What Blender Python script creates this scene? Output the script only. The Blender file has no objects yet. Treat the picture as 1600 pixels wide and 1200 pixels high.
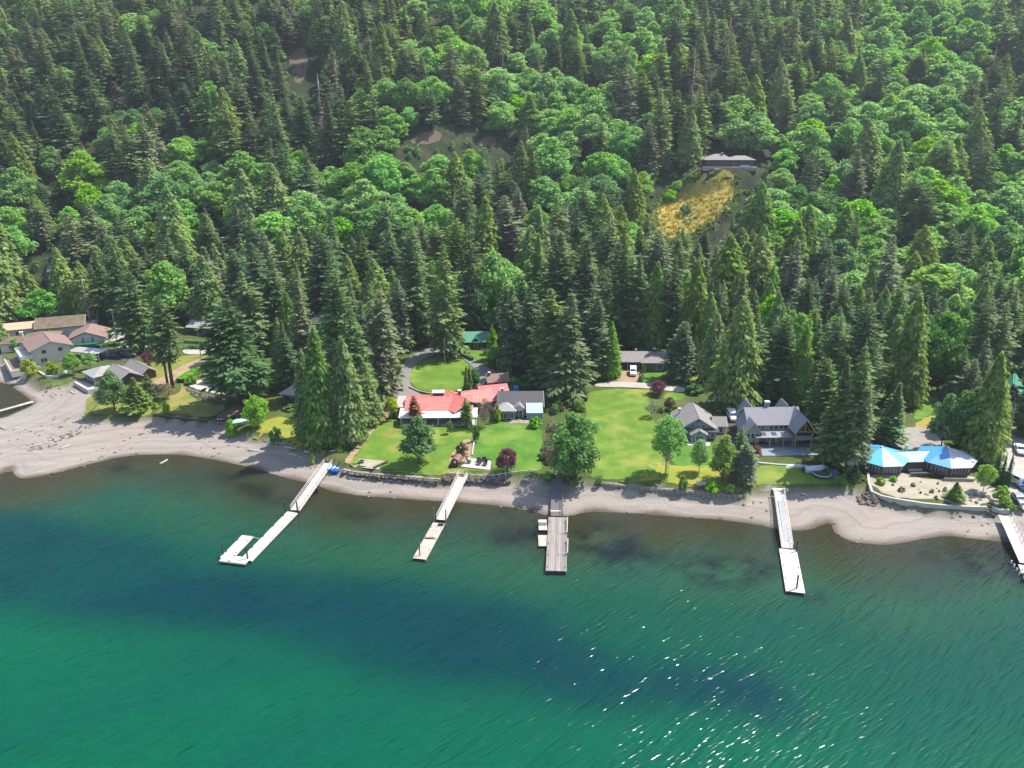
import bpy, math, random
import numpy as np
from mathutils import Vector
from mathutils.geometry import delaunay_2d_cdt

S = bpy.context.scene
COL = S.collection
# ---------------------------------------------------------------- camera, sky, sun, exposure
CAM_H, PITCH, FOC = 80.0, math.radians(20.0), 1250.0
cam = bpy.data.cameras.new("camera")
cam.sensor_width = 36.0; cam.sensor_fit = 'HORIZONTAL'
cam.lens = 36.0 * FOC / 1600.0
cam.clip_start = 1.0; cam.clip_end = 4000.0
camo = bpy.data.objects.new("camera", cam); COL.objects.link(camo)
camo.location = (0, 0, CAM_H); camo.rotation_euler = (math.pi / 2 - PITCH, 0, 0)
S.camera = camo
SUN_EL = math.radians(57.0)
SUN_AZ = math.atan2(0.88, 0.47)            # from north (+Y) towards east (+X)
world = bpy.data.worlds.new("World"); S.world = world; world.use_nodes = True
wn = world.node_tree.nodes; wl = world.node_tree.links
bg = wn.get('Background') or wn.new('ShaderNodeBackground')
out = wn.get('World Output') or wn.new('ShaderNodeOutputWorld')
wl.new(bg.outputs[0], out.inputs[0])
sky = wn.new('ShaderNodeTexSky'); sky.sky_type = 'NISHITA'; sky.sun_disc = False
sky.sun_elevation = SUN_EL; sky.sun_rotation = SUN_AZ
sky.air_density = 1.0; sky.dust_density = 1.0; sky.ozone_density = 1.0
wl.new(sky.outputs[0], bg.inputs[0]); bg.inputs[1].default_value = 0.15
sun = bpy.data.lights.new("sun", 'SUN'); sun.energy = 4.6; sun.angle = math.radians(0.5)
sun.color = (1.0, 0.95, 0.87)
suno = bpy.data.objects.new("sun", sun); COL.objects.link(suno)
sd = Vector((math.sin(SUN_AZ) * math.cos(SUN_EL), math.cos(SUN_AZ) * math.cos(SUN_EL), math.sin(SUN_EL)))
suno.rotation_euler = sd.to_track_quat('Z', 'Y').to_euler(); suno.location = (100, 100, 300)
S.view_settings.view_transform = 'Standard'; S.view_settings.look = 'None'
S.view_settings.exposure = 1.3; S.view_settings.gamma = 1.0
S.render.engine = 'CYCLES'
S.cycles.use_denoising = True
S.cycles.max_bounces = 6; S.cycles.diffuse_bounces = 4; S.cycles.volume_bounces = 0; S.cycles.transparent_max_bounces = 8
S.cycles.sample_clamp_indirect = 4.0

# ---------------------------------------------------------------- projection helpers
CP, SP = math.cos(PITCH), math.sin(PITCH)
def ray(px, py):
    u = (px - 800) / FOC; v = (py - 600) / FOC
    return np.array([u, CP - v * SP, -SP - v * CP])
def U(px, py, z=0.0):
    """point at height z seen at a pixel of the 1600x1200 photograph"""
    d = ray(px, py); t = (z - CAM_H) / d[2]
    return np.array([d[0] * t, d[1] * t, z])
def proj(x, y, z):
    ry, rz = y, z - CAM_H
    dep = ry * CP - rz * SP
    up = ry * SP + rz * CP
    return 800 + FOC * x / dep, 600 - FOC * up / dep, dep

def sdf(poly, X, Y):
    """signed distance, positive inside"""
    P = np.asarray(poly, float); n = len(P)
    d = np.full(X.shape, 1e18); ins = np.zeros(X.shape, bool)
    for i in range(n):
        a = P[i]; b = P[(i + 1) % n]; e = b - a
        wx, wy = X - a[0], Y - a[1]
        t = np.clip((wx * e[0] + wy * e[1]) / (e @ e + 1e-12), 0, 1)
        d = np.minimum(d, (wx - e[0] * t) ** 2 + (wy - e[1] * t) ** 2)
        if a[1] != b[1]:
            c = ((a[1] > Y) != (b[1] > Y)) & (X < (b[0] - a[0]) * (Y - a[1]) / (b[1] - a[1]) + a[0])
            ins ^= c
    d = np.sqrt(d)
    return np.where(ins, d, -d)
def sstep(a, b, x):
    t = np.clip((x - a) / (b - a), 0, 1); return t * t * (3 - 2 * t)
_nr = np.random.RandomState(7)
_nd = [(_nr.uniform(0, 2 * math.pi), _nr.uniform(0, 6.28), _nr.uniform(.7, 1.4)) for _ in range(9)]
def wav(X, Y, L, k=9):
    s = 0
    for a, p, f in _nd[:k]:
        s = s + np.sin((X * math.cos(a) + Y * math.sin(a)) * 2 * math.pi / L * f + p)
    return s / math.sqrt(k)
def smooth(pts, n=4, closed=True):
    P = [np.asarray(p, float) for p in pts]; m = len(P); o = []
    for i in range(m if closed else m - 1):
        g = (lambda k: P[k % m]) if closed else (lambda k: P[min(max(k, 0), m - 1)])
        p0, p1, p2, p3 = g(i - 1), g(i), g(i + 1), g(i + 2)
        for j in range(n):
            t = j / n
            o.append(.5 * ((2 * p1) + (p2 - p0) * t + (2 * p0 - 5 * p1 + 4 * p2 - p3) * t * t + (3 * p1 - p0 - 3 * p2 + p3) * t ** 3))
    if not closed: o.append(P[-1])
    return o

# ---------------------------------------------------------------- terrain height field
SHORE = [(-220,765),(-90,750),(0,741),(14,733),(30,747),(60,745),(120,731),(180,716),(240,710),(300,713),(350,722),(400,733),(450,748),
 (490,757),(520,768),(560,774),(620,779),(660,782),(700,784),(740,787),(790,792),(830,799),(855,806),(890,806),(920,800),
 (960,801),(1000,803),(1060,808),(1120,812),(1180,820),(1210,826),(1240,829),(1265,828),(1285,820),(1297,818),(1305,833),
 (1330,846),(1370,851),(1400,850),(1440,843),(1480,838),(1520,842),(1560,846),(1600,850),(1750,865)]
shore = [U(*p)[:2] for p in smooth(SHORE, 4, False)]
landp = [(-700, 170), (-320, 165)] + [tuple(p) for p in shore] + [(320, 126), (700, 120), (700, 1200), (-700, 1200)]
inlet = [U(*p)[:2] for p in smooth([(-420,575),(-100,585),(0,598),(22,607),(47,626),(46,634),(20,646),(0,653),(-100,672),(-420,720)], 4)]
BEACH_BACK = [(-420,540),(-200,548),(0,560),(22,576),(60,603),(80,604),(112,598),(135,600),(158,612),(150,632),(132,655),(165,658),
 (200,657),(241,655),(320,663),(348,654),(375,680),(420,689),(470,706),(500,713),(535,735),(600,744),(690,752),(740,749),(792,750),(850,753),
 (930,757),(1000,764),(1100,773),(1166,779),(1180,766),(1300,767),(1352,768),(1362,780),(1400,790),(1460,797),(1540,799),(1562,803),(1600,792),(1760,800)]
backw = [U(p[0], p[1], 1.9)[:2] for p in BEACH_BACK]
beachp = [(-700, 330)] + [tuple(p) for p in backw] + [(700, 150), (700, 40), (-700, 40)]
XS = np.unique(np.concatenate([np.arange(-700, -260, 9), np.arange(-260, 260.1, 1.25), np.arange(262, 700, 9)]))
YS = np.unique(np.concatenate([np.arange(20, 110, 5), np.arange(110, 310, 1.25), np.arange(310, 420, 3), np.arange(420, 900, 8)]))
GX, GY = np.meshgrid(XS, YS)
d_land = sdf(landp, GX, GY); d_in = sdf(inlet, GX, GY)
D = np.minimum(d_land, -d_in)
DB = sdf(beachp, GX, GY)
nz = wav(GX, GY, 30.0)
zb = np.where(D > 0, 1.9 * (1 - np.exp(-np.maximum(D, 0) / 12.0)), -7.0 * (1 - np.exp(np.minimum(D, 0) / 30.0)))
zb = zb + np.where(D > 1.5, .05 * wav(GX, GY, 9.0) * np.clip(D / 6, 0, 1), 0)
zl = 2.7 + .012 * np.clip(D, 0, 200) + .12 * nz
tb = sstep(-.9, .5, DB)
Z = zl * (1 - tb) + zb * tb
YH = 292 + 10 * np.sin(GX / 70.0 + 1.0) + 6 * np.sin(GX / 31.0)
sh = np.maximum(GY - YH, 0)
slope = .50 + .05 * np.sin(GX / 120.0 + 2.2)
hill = slope * (sh - 34 * (1 - np.exp(-sh / 34.0)))
hill = hill + np.clip(sh / 70, 0, 1) * (4.0 * wav(GX, GY, 95.0) + 1.3 * wav(GX + 50, GY, 33.0))
KX, KY = 103.0, 398.0
def knob_d(X, Y): return np.sqrt(((X - KX) / 1.35) ** 2 + (Y - KY) ** 2)
kz = 3.0 + .5 * (KY - 292 - 34) + 8.0
kd = knob_d(GX, GY)
hill = hill + 6.0 * np.exp(-(((GX - KX) / 26.0) ** 2 + ((GY - KY + 12) / 26.0) ** 2))
Z = Z + hill
Z = Z * sstep(9, 17, kd) + (kz + .0) * (1 - sstep(9, 17, kd))
def hz(x, y):
    x = np.asarray(x, float); y = np.asarray(y, float)
    i = np.clip(np.searchsorted(XS, x) - 1, 0, len(XS) - 2); j = np.clip(np.searchsorted(YS, y) - 1, 0, len(YS) - 2)
    tx = np.clip((x - XS[i]) / (XS[i + 1] - XS[i]), 0, 1); ty = np.clip((y - YS[j]) / (YS[j + 1] - YS[j]), 0, 1)
    return (Z[j, i] * (1 - tx) * (1 - ty) + Z[j, i + 1] * tx * (1 - ty) + Z[j + 1, i] * (1 - tx) * ty + Z[j + 1, i + 1] * tx * ty)
_T = np.linspace(90, 860, 1500)
def G(px, py, water=True):
    """where the view ray of a pixel meets the ground"""
    d = ray(px, py)
    zz = CAM_H + d[2] * _T; hh = hz(d[0] * _T, d[1] * _T)
    if water: hh = np.maximum(hh, 0)
    k = np.argmax(zz <= hh)
    if zz[k] > hh[k]: k = len(_T) - 1
    k = max(k, 1)
    a, b = zz[k - 1] - hh[k - 1], zz[k] - hh[k]
    t = _T[k - 1] + (_T[k] - _T[k - 1]) * (a / (a - b) if a != b else 0)
    return np.array([d[0] * t, d[1] * t, max(float(hz(d[0] * t, d[1] * t)), 0.0 if water else -99)])

# ---------------------------------------------------------------- materials
ALB = 0.73                                  # the photograph is exposed bright: colours read off it are scaled to real albedo
def srgb(r, g, b):
    f = lambda c: (c / 255 / 12.92) if c / 255 <= .04045 else ((c / 255 + .055) / 1.055) ** 2.4
    return (f(r) * ALB, f(g) * ALB, f(b) * ALB, 1)
class NT:
    def __init__(s, name):
        s.m = bpy.data.materials.new(name); s.m.use_nodes = True
        s.t = s.m.node_tree; s.n = s.t.nodes; s.l = s.t.links
        s.p = s.n['Principled BSDF']; s.o = s.n['Material Output']
    def N(s, typ, **kw):
        n = s.n.new('ShaderNode' + typ)
        for k, v in kw.items(): setattr(n, k, v)
        return n
    def L(s, a, b): s.l.new(a, b)
    def val(s, inp, v):
        if hasattr(v, 'links'): s.L(v, inp)
        else: inp.default_value = v
    def coord(s, scale=(1, 1, 1), rot=0, obj=True):
        if obj: c = s.N('TexCoord').outputs['Object']
        else: c = s.N('NewGeometry').outputs['Position']
        mp = s.N('Mapping'); s.L(c, mp.inputs[0]); mp.inputs['Scale'].default_value = scale; mp.inputs['Rotation'].default_value = (0, 0, rot)
        return mp.outputs[0]
    def noise(s, scale, det=3, co=None, rough=.55):
        n = s.N('TexNoise'); n.inputs['Scale'].default_value = scale; n.inputs['Detail'].default_value = det; n.inputs['Roughness'].default_value = rough
        if co is not None: s.L(co, n.inputs['Vector'])
        return n.outputs['Fac']
    def ramp(s, fac, stops):
        r = s.N('ValToRGB'); s.L(fac, r.inputs[0]); e = r.color_ramp.elements
        while len(e) < len(stops): e.new(.5)
        for q, (p, c) in zip(e, stops): q.position = p; q.color = c if len(c) == 4 else (*c, 1)
        return r.outputs[0]
    def mix(s, f, a, b, typ='MIX'):
        m = s.N('Mix', data_type='RGBA', blend_type=typ)
        s.val(m.inputs[0], f); s.val(m.inputs[6], a); s.val(m.inputs[7], b); return m.outputs[2]
    def math(s, op, a, b=0.0, c=None):
        m = s.N('Math', operation=op); s.val(m.inputs[0], a); s.val(m.inputs[1], b)
        if c is not None: s.val(m.inputs[2], c)
        return m.outputs[0]
    def bump(s, h, st=.5, dist=.1):
        b = s.N('Bump'); b.inputs['Strength'].default_value = st; b.inputs['Distance'].default_value = dist
        s.L(h, b.inputs['Height']); s.L(b.outputs[0], s.p.inputs['Normal']); return b.outputs[0]
def c4(c): return (*c, 1) if len(c) == 3 else c
def mul(c, k): return (c[0] * k, c[1] * k, c[2] * k, 1)
MATS = {}
def mat(name, col, rough=.8, var=.25, scale=1.5, bump=.0, metal=0.0, spec=None, col2=None, stretch=(1, 1, 1), isl=0.0, seam=0.0):
    if name in MATS: return MATS[name]
    t = NT(name); co = t.coord(stretch)
    n1 = t.noise(scale, 4, co); n2 = t.noise(scale * 6, 3, co)
    f = t.math('ADD', t.math('MULTIPLY', n1, .65), t.math('MULTIPLY', n2, .35))
    a = mul(c4(col), 1 - var); b = c4(col2) if col2 else mul(c4(col), 1 + var)
    c = t.ramp(f, [(.33, a), (.67, b)])
    if isl:
        ri = t.N('NewGeometry').outputs['Random Per Island']; hv = t.N('HueSaturation'); t.L(c, hv.inputs['Color']); t.L(t.math('ADD', t.math('MULTIPLY', ri, 2 * isl), 1 - isl), hv.inputs['Value']); c = hv.outputs[0]
    if seam:
        wv = t.N('TexWave'); wv.bands_direction = 'X'; wv.inputs['Scale'].default_value = seam; t.L(t.coord(), wv.inputs['Vector'])
        c = t.mix(t.ramp(wv.outputs['Fac'], [(.0, (.45,.45,.45)), (.12, (0,0,0))]), c, mul(c4(col), .55))
    t.L(c, t.p.inputs['Base Color']); t.p.inputs['Roughness'].default_value = rough; t.p.inputs['Metallic'].default_value = metal
    if spec is not None: t.p.inputs['Specular IOR Level'].default_value = spec
    if bump: t.bump(f, bump, .15)
    MATS[name] = t.m; return t.m
def leafmat(name, c1, c2, transl=.35, rnd=.3, nscale=.35, hue=.02):
    if name in MATS: return MATS[name]
    c1 = mul(c4(c1), 1.22); c2 = mul(c4(c2), 1.22)
    t = NT(name); co = t.coord()
    oi = t.N('ObjectInfo').outputs['Random']
    n1 = t.noise(nscale, 3, co); n2 = t.noise(nscale * 7, 2, co)
    f = t.math('ADD', t.math('MULTIPLY', n1, .55), t.math('MULTIPLY', n2, .45))
    c = t.ramp(f, [(.36, c4(c1)), (.64, c4(c2))])
    hs = t.N('HueSaturation'); t.L(c, hs.inputs['Color'])
    t.L(t.math('ADD', t.math('MULTIPLY', oi, 2 * hue), .5 - hue), hs.inputs['Hue'])
    r2 = t.math('FRACT', t.math('MULTIPLY', oi, 17.3)); ri = t.N('NewGeometry').outputs['Random Per Island']
    t.L(t.math('MULTIPLY', t.math('ADD', t.math('MULTIPLY', r2, 2 * rnd), 1 - rnd), t.math('ADD', t.math('MULTIPLY', ri, .6), .7)), hs.inputs['Value'])
    r3 = t.math('FRACT', t.math('MULTIPLY', oi, 41.7))
    t.L(t.math('ADD', t.math('MULTIPLY', r3, .3), .82), hs.inputs['Saturation'])
    df = t.N('BsdfDiffuse'); tr = t.N('BsdfTranslucent'); ms = t.N('MixShader')
    t.L(hs.outputs[0], df.inputs[0])
    tc = t.mix(.5, hs.outputs[0], c4((c2[0] * 1.3, c2[1] * 1.25, c2[2] * .6)))
    t.L(tc, tr.inputs[0]); ms.inputs[0].default_value = transl
    t.L(df.outputs[0], ms.inputs[1]); t.L(tr.outputs[0], ms.inputs[2]); t.L(ms.outputs[0], t.o.inputs[0])
    MATS[name] = t.m; return t.m

# ---------------------------------------------------------------- object helpers
def link(o, parent=None, loc=None):
    COL.objects.link(o)
    if parent is not None: o.parent = parent
    if loc is not None: o.location = loc
    return o
def tag(o, label=None, cat=None, group=None, kind=None):
    if label: o['label'] = label
    if cat: o['category'] = cat
    if group: o['group'] = group
    if kind: o['kind'] = kind
    return o
def thing(name, label, cat, loc, rz=0.0, group=None):
    o = bpy.data.objects.new(name, None); o.empty_display_size = .5
    COL.objects.link(o); o.location = loc; o.rotation_euler = (0, 0, rz)
    return tag(o, label, cat, group)
class MB:
    def __init__(s): s.v = []; s.f = []
    def add(s, v, f):
        k = len(s.v); s.v += [tuple(float(q) for q in p) for p in v]; s.f += [tuple(k + i for i in q) for q in f]; return s
    def box(s, x0, x1, y0, y1, z0, z1):
        return s.add([(x0,y0,z0),(x1,y0,z0),(x1,y1,z0),(x0,y1,z0),(x0,y0,z1),(x1,y0,z1),(x1,y1,z1),(x0,y1,z1)],
            [(3,2,1,0),(4,5,6,7),(0,1,5,4),(1,2,6,5),(2,3,7,6),(3,0,4,7)])
    def obox(s, A, B, w, z0, z1, e=0.0):
        """box along A->B (xy), heights z0..z1, or sloping when A,B carry z"""
        A = np.array(A, float); B = np.array(B, float); d = B[:2] - A[:2]; L = np.hypot(*d); d = d / max(L, 1e-9); n = np.array([-d[1], d[0]]) * w / 2
        za = A[2] if len(A) > 2 else 0; zb_ = B[2] if len(B) > 2 else 0
        a = A[:2] - d * e; b = B[:2] + d * e
        P = [(*(a - n), za), (*(b - n), zb_), (*(b + n), zb_), (*(a + n), za)]
        return s.add([(x, y, z + z0) for x, y, z in P] + [(x, y, z + z1) for x, y, z in P],
            [(3,2,1,0),(4,5,6,7),(0,1,5,4),(1,2,6,5),(2,3,7,6),(3,0,4,7)])
    def prism(s, pts, z0, z1):
        n = len(pts)
        v = [(x, y, z0) for x, y in pts] + [(x, y, z1) for x, y in pts]
        return s.add(v, [tuple(range(n - 1, -1, -1)), tuple(range(n, 2 * n))] + [(i, (i + 1) % n, n + (i + 1) % n, n + i) for i in range(n)])
    def ext(s, prof, axis, a0, a1):
        """profile of (u,z) pushed along x (axis x: u is y) or y (u is x)"""
        n = len(prof); F = (lambda a, u, z: (a, u, z)) if axis == 'x' else (lambda a, u, z: (u, a, z))
        v = [F(a0, u, z) for u, z in prof] + [F(a1, u, z) for u, z in prof]
        return s.add(v, [tuple(range(n - 1, -1, -1)), tuple(range(n, 2 * n))] + [(i, (i + 1) % n, n + (i + 1) % n, n + i) for i in range(n)])
    def tube(s, p, q, r0, r1=None, n=8):
        p = Vector(p); q = Vector(q); r1 = r0 if r1 is None else r1
        z = (q - p).normalized(); x = z.orthogonal().normalized(); y = z.cross(x)
        v = [p + (x * math.cos(2*math.pi*i/n) + y * math.sin(2*math.pi*i/n)) * r0 for i in range(n)] + \
            [q + (x * math.cos(2*math.pi*i/n) + y * math.sin(2*math.pi*i/n)) * r1 for i in range(n)]
        return s.add(v, [tuple(range(n - 1, -1, -1)), tuple(range(n, 2 * n))] + [(i, (i + 1) % n, n + (i + 1) % n, n + i) for i in range(n)])
    def slab(s, q, th):
        """closed slab: quad q is its underside, th metres thick along its normal (upwards)"""
        q = [Vector(p) for p in q]; nn = (q[1] - q[0]).cross(q[2] - q[0]).normalized()
        if nn.z < 0: q = q[::-1]; nn = -nn
        n = len(q); v = q + [p + nn * th for p in q]
        return s.add(v, [tuple(range(n - 1, -1, -1)), tuple(range(n, 2 * n))] + [(i, (i + 1) % n, n + (i + 1) % n, n + i) for i in range(n)])
    def ball(s, c, r, rng=None, j=.0, sq=(1, 1, 1), n=5, m=7):
        v = []; f = []
        for a in range(n + 1):
            th = math.pi * a / n
            for b in range(m):
                ph = 2 * math.pi * b / m
                k = r * (1 + (rng.uniform(-j, j) if rng else 0))
                v.append((c[0] + k * sq[0] * math.sin(th) * math.cos(ph), c[1] + k * sq[1] * math.sin(th) * math.sin(ph), c[2] + k * sq[2] * math.cos(th)))
        for a in range(n):
            for b in range(m): f.append((a*m+b, (a+1)*m+b, (a+1)*m+(b+1)%m, a*m+(b+1)%m))
        return s.add(v, f)
    def mesh(s, name, mt, sm=False):
        me = bpy.data.meshes.new(name); me.from_pydata(s.v, [], s.f); me.update()
        if mt is not None: me.materials.append(mt)
        if sm: me.polygons.foreach_set('use_smooth', [True] * len(me.polygons))
        return me
    def build(s, name, mt, parent=None, loc=None, sm=False):
        return link(bpy.data.objects.new(name, s.mesh(name, mt, sm)), parent, loc)
def arr_mesh(name, V, F4, mt, sm=False, tri=False):
    """fast mesh from numpy verts and equal-sided faces"""
    k = F4.shape[1]; me = bpy.data.meshes.new(name)
    me.vertices.add(len(V)); me.vertices.foreach_set('co', np.ascontiguousarray(V, np.float32).ravel())
    me.loops.add(F4.size); me.loops.foreach_set('vertex_index', np.ascontiguousarray(F4, np.int32).ravel())
    me.polygons.add(len(F4)); me.polygons.foreach_set('loop_start', np.arange(0, F4.size, k, dtype=np.int32))
    try: me.polygons.foreach_set('loop_total', np.full(len(F4), k, np.int32))
    except Exception: pass
    me.materials.append(mt); me.update(calc_edges=True)
    if sm: me.polygons.foreach_set('use_smooth', np.ones(len(F4), bool))
    return me
def grid_faces(nx, ny):
    i = np.arange((ny - 1) * nx).reshape(ny - 1, nx)[:, :-1].ravel()
    return np.stack([i, i + 1, i + nx + 1, i + nx], 1)
def attr(me, name, vals):
    a = me.attributes.new(name, 'FLOAT', 'POINT'); a.data.foreach_set('value', np.ascontiguousarray(vals, np.float32).ravel())

# ---------------------------------------------------------------- ground
def m_ground():
    t = NT('ground'); co = t.coord()
    ab = t.N('Attribute', attribute_name='beach').outputs['Fac']; ah = t.N('Attribute', attribute_name='hill').outputs['Fac']; aw = t.N('Attribute', attribute_name='inland').outputs['Fac']
    n1 = t.noise(.16, 5, co); n2 = t.noise(2.2, 5, co, .7); n3 = t.noise(.045, 4, co)
    cs = t.coord((.05, .45, 1), .12); st = t.noise(1.0, 4, cs)
    sand = t.ramp(t.math('ADD', t.math('MULTIPLY', n2, .5), t.math('MULTIPLY', st, .5)), [(.30, srgb(115,108,102)), (.5, srgb(140,133,124)), (.7, srgb(157,150,142))])
    sand = t.mix(t.math('MULTIPLY', t.ramp(n3, [(.42, (0,0,0)), (.62, (1,1,1))]), .6), sand, t.mix(n2, srgb(132,120,109), srgb(157,144,136)))
    sp = t.N('TexVoronoi'); sp.inputs['Scale'].default_value = 1.3; t.L(co, sp.inputs['Vector'])
    stone = t.ramp(sp.outputs['Distance'], [(.10, (1,1,1)), (.16, (0,0,0))])
    sand = t.mix(t.math('MULTIPLY', stone, t.ramp(n1, [(.5, (0,0,0)), (.62, (.5,.5,.5))])), sand, srgb(92,87,81))
    bc = t.N('CombineXYZ'); t.L(t.math('ADD', aw, t.math('MULTIPLY', n3, 9.0)), bc.inputs[0])
    bn_ = t.N('TexNoise'); bn_.inputs['Scale'].default_value = .55; bn_.inputs['Detail'].default_value = 4; t.L(bc.outputs[0], bn_.inputs['Vector'])
    sand = t.mix(t.ramp(bn_.outputs['Fac'], [(.45, (0,0,0)), (.62, (.6,.6,.6))]), sand, t.mix(n2, srgb(104,96,88), srgb(136,127,118)))
    # wet pebbles right above and below the waterline
    wet = t.ramp(t.math('ADD', aw, t.math('MULTIPLY', n1, 1.6)), [(.02, (1,1,1)), (.16, (0,0,0))])
    t.n[-1].name
    wetm = t.N('MapRange'); wetm.inputs[1].default_value = .9; wetm.inputs[2].default_value = 2.6; t.L(t.math('ADD', aw, t.math('MULTIPLY', n1, 1.6)), wetm.inputs[0])
    sand = t.mix(wetm.outputs[0], t.mix(n2, srgb(69,60,49), srgb(102,90,76)), sand)
    soil = t.ramp(t.math('ADD', t.math('MULTIPLY', n1, .5), t.math('MULTIPLY', n2, .5)), [(.3, srgb(44,60,22)), (.5, srgb(68,84,34)), (.66, srgb(98,96,56)), (.74, srgb(112,98,70))])
    hillc = t.ramp(t.math('ADD', t.math('MULTIPLY', n1, .6), t.math('MULTIPLY', n2, .4)), [(.36, srgb(27,38,17)), (.52, srgb(43,54,27)), (.66, srgb(76,67,47))])
    c = t.mix(ab, soil, sand); c = t.mix(ah, c, hillc)
    t.L(c, t.p.inputs['Base Color']); t.p.inputs['Roughness'].default_value = .95; t.p.inputs['Specular IOR Level'].default_value = .2
    t.bump(t.math('ADD', n2, t.math('MULTIPLY', stone, .4)), .5, .25)
    return t.m
V = np.stack([GX.ravel(), GY.ravel(), Z.ravel()], 1)
me = arr_mesh('ground', V, grid_faces(len(XS), len(YS)), m_ground(), sm=True)
attr(me, 'beach', sstep(-.8, .6, DB + .5 * wav(GX, GY, 5.0)))
attr(me, 'hill', sstep(-25, 8, GY - YH + 5 * nz)); attr(me, 'inland', np.clip(D + .35 * wav(GX, GY, 12.0), -20, 60))
tag(link(bpy.data.objects.new('ground', me)), 'pale pebble beach and forest floor rising into the hillside', None, None, 'structure')

def sheet(name, px, mt, off=.05, sm=4, res=2.0, label=None, kind='structure', jit=.0, z=None, skirt=0.0):
    """a draped sheet whose outline is given in photo pixels"""
    rng = random.Random(len(px) * 7 + int(px[0][0]))
    W = [G(*p)[:2] for p in px]
    W = smooth(W, sm) if sm > 1 else [np.array(w) for w in W]
    if jit: W = [w + np.array([rng.uniform(-jit, jit), rng.uniform(-jit, jit)]) for w in W]
    A = np.array(W); lo = A.min(0); hi = A.max(0)
    gx, gy = np.meshgrid(np.arange(lo[0], hi[0], res), np.arange(lo[1], hi[1], res))
    dd = sdf(A, gx.ravel(), gy.ravel()); k = dd > res * .45
    pts = [Vector(p) for p in A] + [Vector(p) for p in np.stack([gx.ravel()[k], gy.ravel()[k]], 1)]
    n = len(A)
    v, e, f, *_ = delaunay_2d_cdt(pts, [(i, (i + 1) % n) for i in range(n)], [list(range(n))], 1, 1e-4)
    vx = np.array([[p[0], p[1]] for p in v]); hh = hz(vx[:, 0], vx[:, 1]) + off if z is None else np.full(len(vx), z)
    m = MB(); m.add(np.column_stack([vx, hh]), [tuple(q) for q in f])
    o = m.build(name, mt, sm=True); tag(o, label, None, None, kind)
    return o

# ---------------------------------------------------------------- lake
def m_water():
    t = NT('lake_water')
    dep = t.N('Attribute', attribute_name='depth').outputs['Fac']; dk = t.N('Attribute', attribute_name='painted_cloud_shade').outputs['Fac']; wd = t.N('Attribute', attribute_name='weed').outputs['Fac']
    co = t.coord()
    n = t.noise(.05, 4, co)
    dn = t.math('ADD', dep, t.math('MULTIPLY', t.math('SUBTRACT', n, .5), 10.0))
    mr = t.N('MapRange'); mr.inputs[1].default_value = 0; mr.inputs[2].default_value = 60; t.L(dn, mr.inputs[0])
    c = t.ramp(mr.outputs[0], [(.0, srgb(70,60,44)), (.12, srgb(60,66,44)), (.30, srgb(38,72,48)), (.52, srgb(13,66,48)), (.72, srgb(3,68,50)), (1, srgb(2,78,54))])
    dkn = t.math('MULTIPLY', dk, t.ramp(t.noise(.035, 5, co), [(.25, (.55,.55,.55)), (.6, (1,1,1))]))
    c = t.mix(dkn, c, srgb(1,46,52))  # cloud shadow over the lake, painted into the water colour as a dark band
    # wind lanes: long patches of slightly different water
    wl_ = t.N('Mapping'); t.L(t.coord((1, 1, 1), -.5), wl_.inputs[0]); wl_.inputs['Scale'].default_value = (.010, .045, 1)
    c = t.mix(t.ramp(t.noise(1.0, 4, wl_.outputs[0]), [(.42, (0,0,0)), (.66, (.45,.45,.45))]), c, srgb(2,64,58))
    wdn = t.math('MULTIPLY', wd, t.ramp(t.noise(.16, 5, co), [(.36, (0,0,0)), (.58, (1,1,1))]))
    c = t.mix(wdn, c, srgb(16,30,32))
    # wind waves whose crests run from near left to far right
    def wv_(rot, sc, det, rough):
        m_ = t.N('Mapping'); t.L(t.coord((1, 1, 1), rot), m_.inputs[0]); m_.inputs['Scale'].default_value = sc
        n_ = t.noise(1.0, det, m_.outputs[0], rough)
        return t.math('SUBTRACT', 1.0, t.math('ABSOLUTE', t.math('MULTIPLY', t.math('SUBTRACT', n_, .5), 3.2)))      # peaked crests
    a = wv_(-.66, (.17, .98, 1), 1.5, .45); b = wv_(-.50, (.42, 2.0, 1), 1.5, .45); g = wv_(-.80, (.06, .32, 1), 1, .4)
    h = t.math('ADD', t.math('MULTIPLY', a, .55), t.math('ADD', t.math('MULTIPLY', b, .26), t.math('MULTIPLY', g, .5)))
    bn = t.bump(h, 1.0, .17)
    bd = t.N('Bump'); bd.inputs['Strength'].default_value = 1.0; bd.inputs['Distance'].default_value = .62; t.L(h, bd.inputs['Height'])
    df = t.N('BsdfDiffuse'); t.L(c, df.inputs[0]); t.L(bd.outputs[0], df.inputs['Normal'])
    gl = t.N('BsdfGlossy'); gl.inputs['Roughness'].default_value = .15; t.L(bn, gl.inputs['Normal']); gl.inputs[0].default_value = (.9, .95, 1, 1)
    fz = t.N('Fresnel'); fz.inputs[0].default_value = 1.33; t.L(bn, fz.inputs['Normal'])
    tr = t.N('BsdfTransparent'); tr.inputs[0].default_value = (.62, .70, .55, 1); ms = t.N('MixShader'); ms2 = t.N('MixShader')
    al = t.N('MapRange'); al.inputs[1].default_value = 0; al.inputs[2].default_value = 20; al.inputs[3].default_value = .22; al.inputs[4].default_value = 1; t.L(dep, al.inputs[0])
    t.L(al.outputs[0], ms.inputs[0]); t.L(tr.outputs[0], ms.inputs[1]); t.L(df.outputs[0], ms.inputs[2])
    t.L(t.math('MULTIPLY', fz.outputs[0], .40), ms2.inputs[0]); t.L(ms.outputs[0], ms2.inputs[1]); t.L(gl.outputs[0], ms2.inputs[2]); t.L(ms2.outputs[0], t.o.inputs[0])
    return t.m
wx = np.arange(-420, 420.1, 2.0); wy = np.arange(-160, 262, 2.0)
WX, WY = np.meshgrid(wx, wy)
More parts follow.
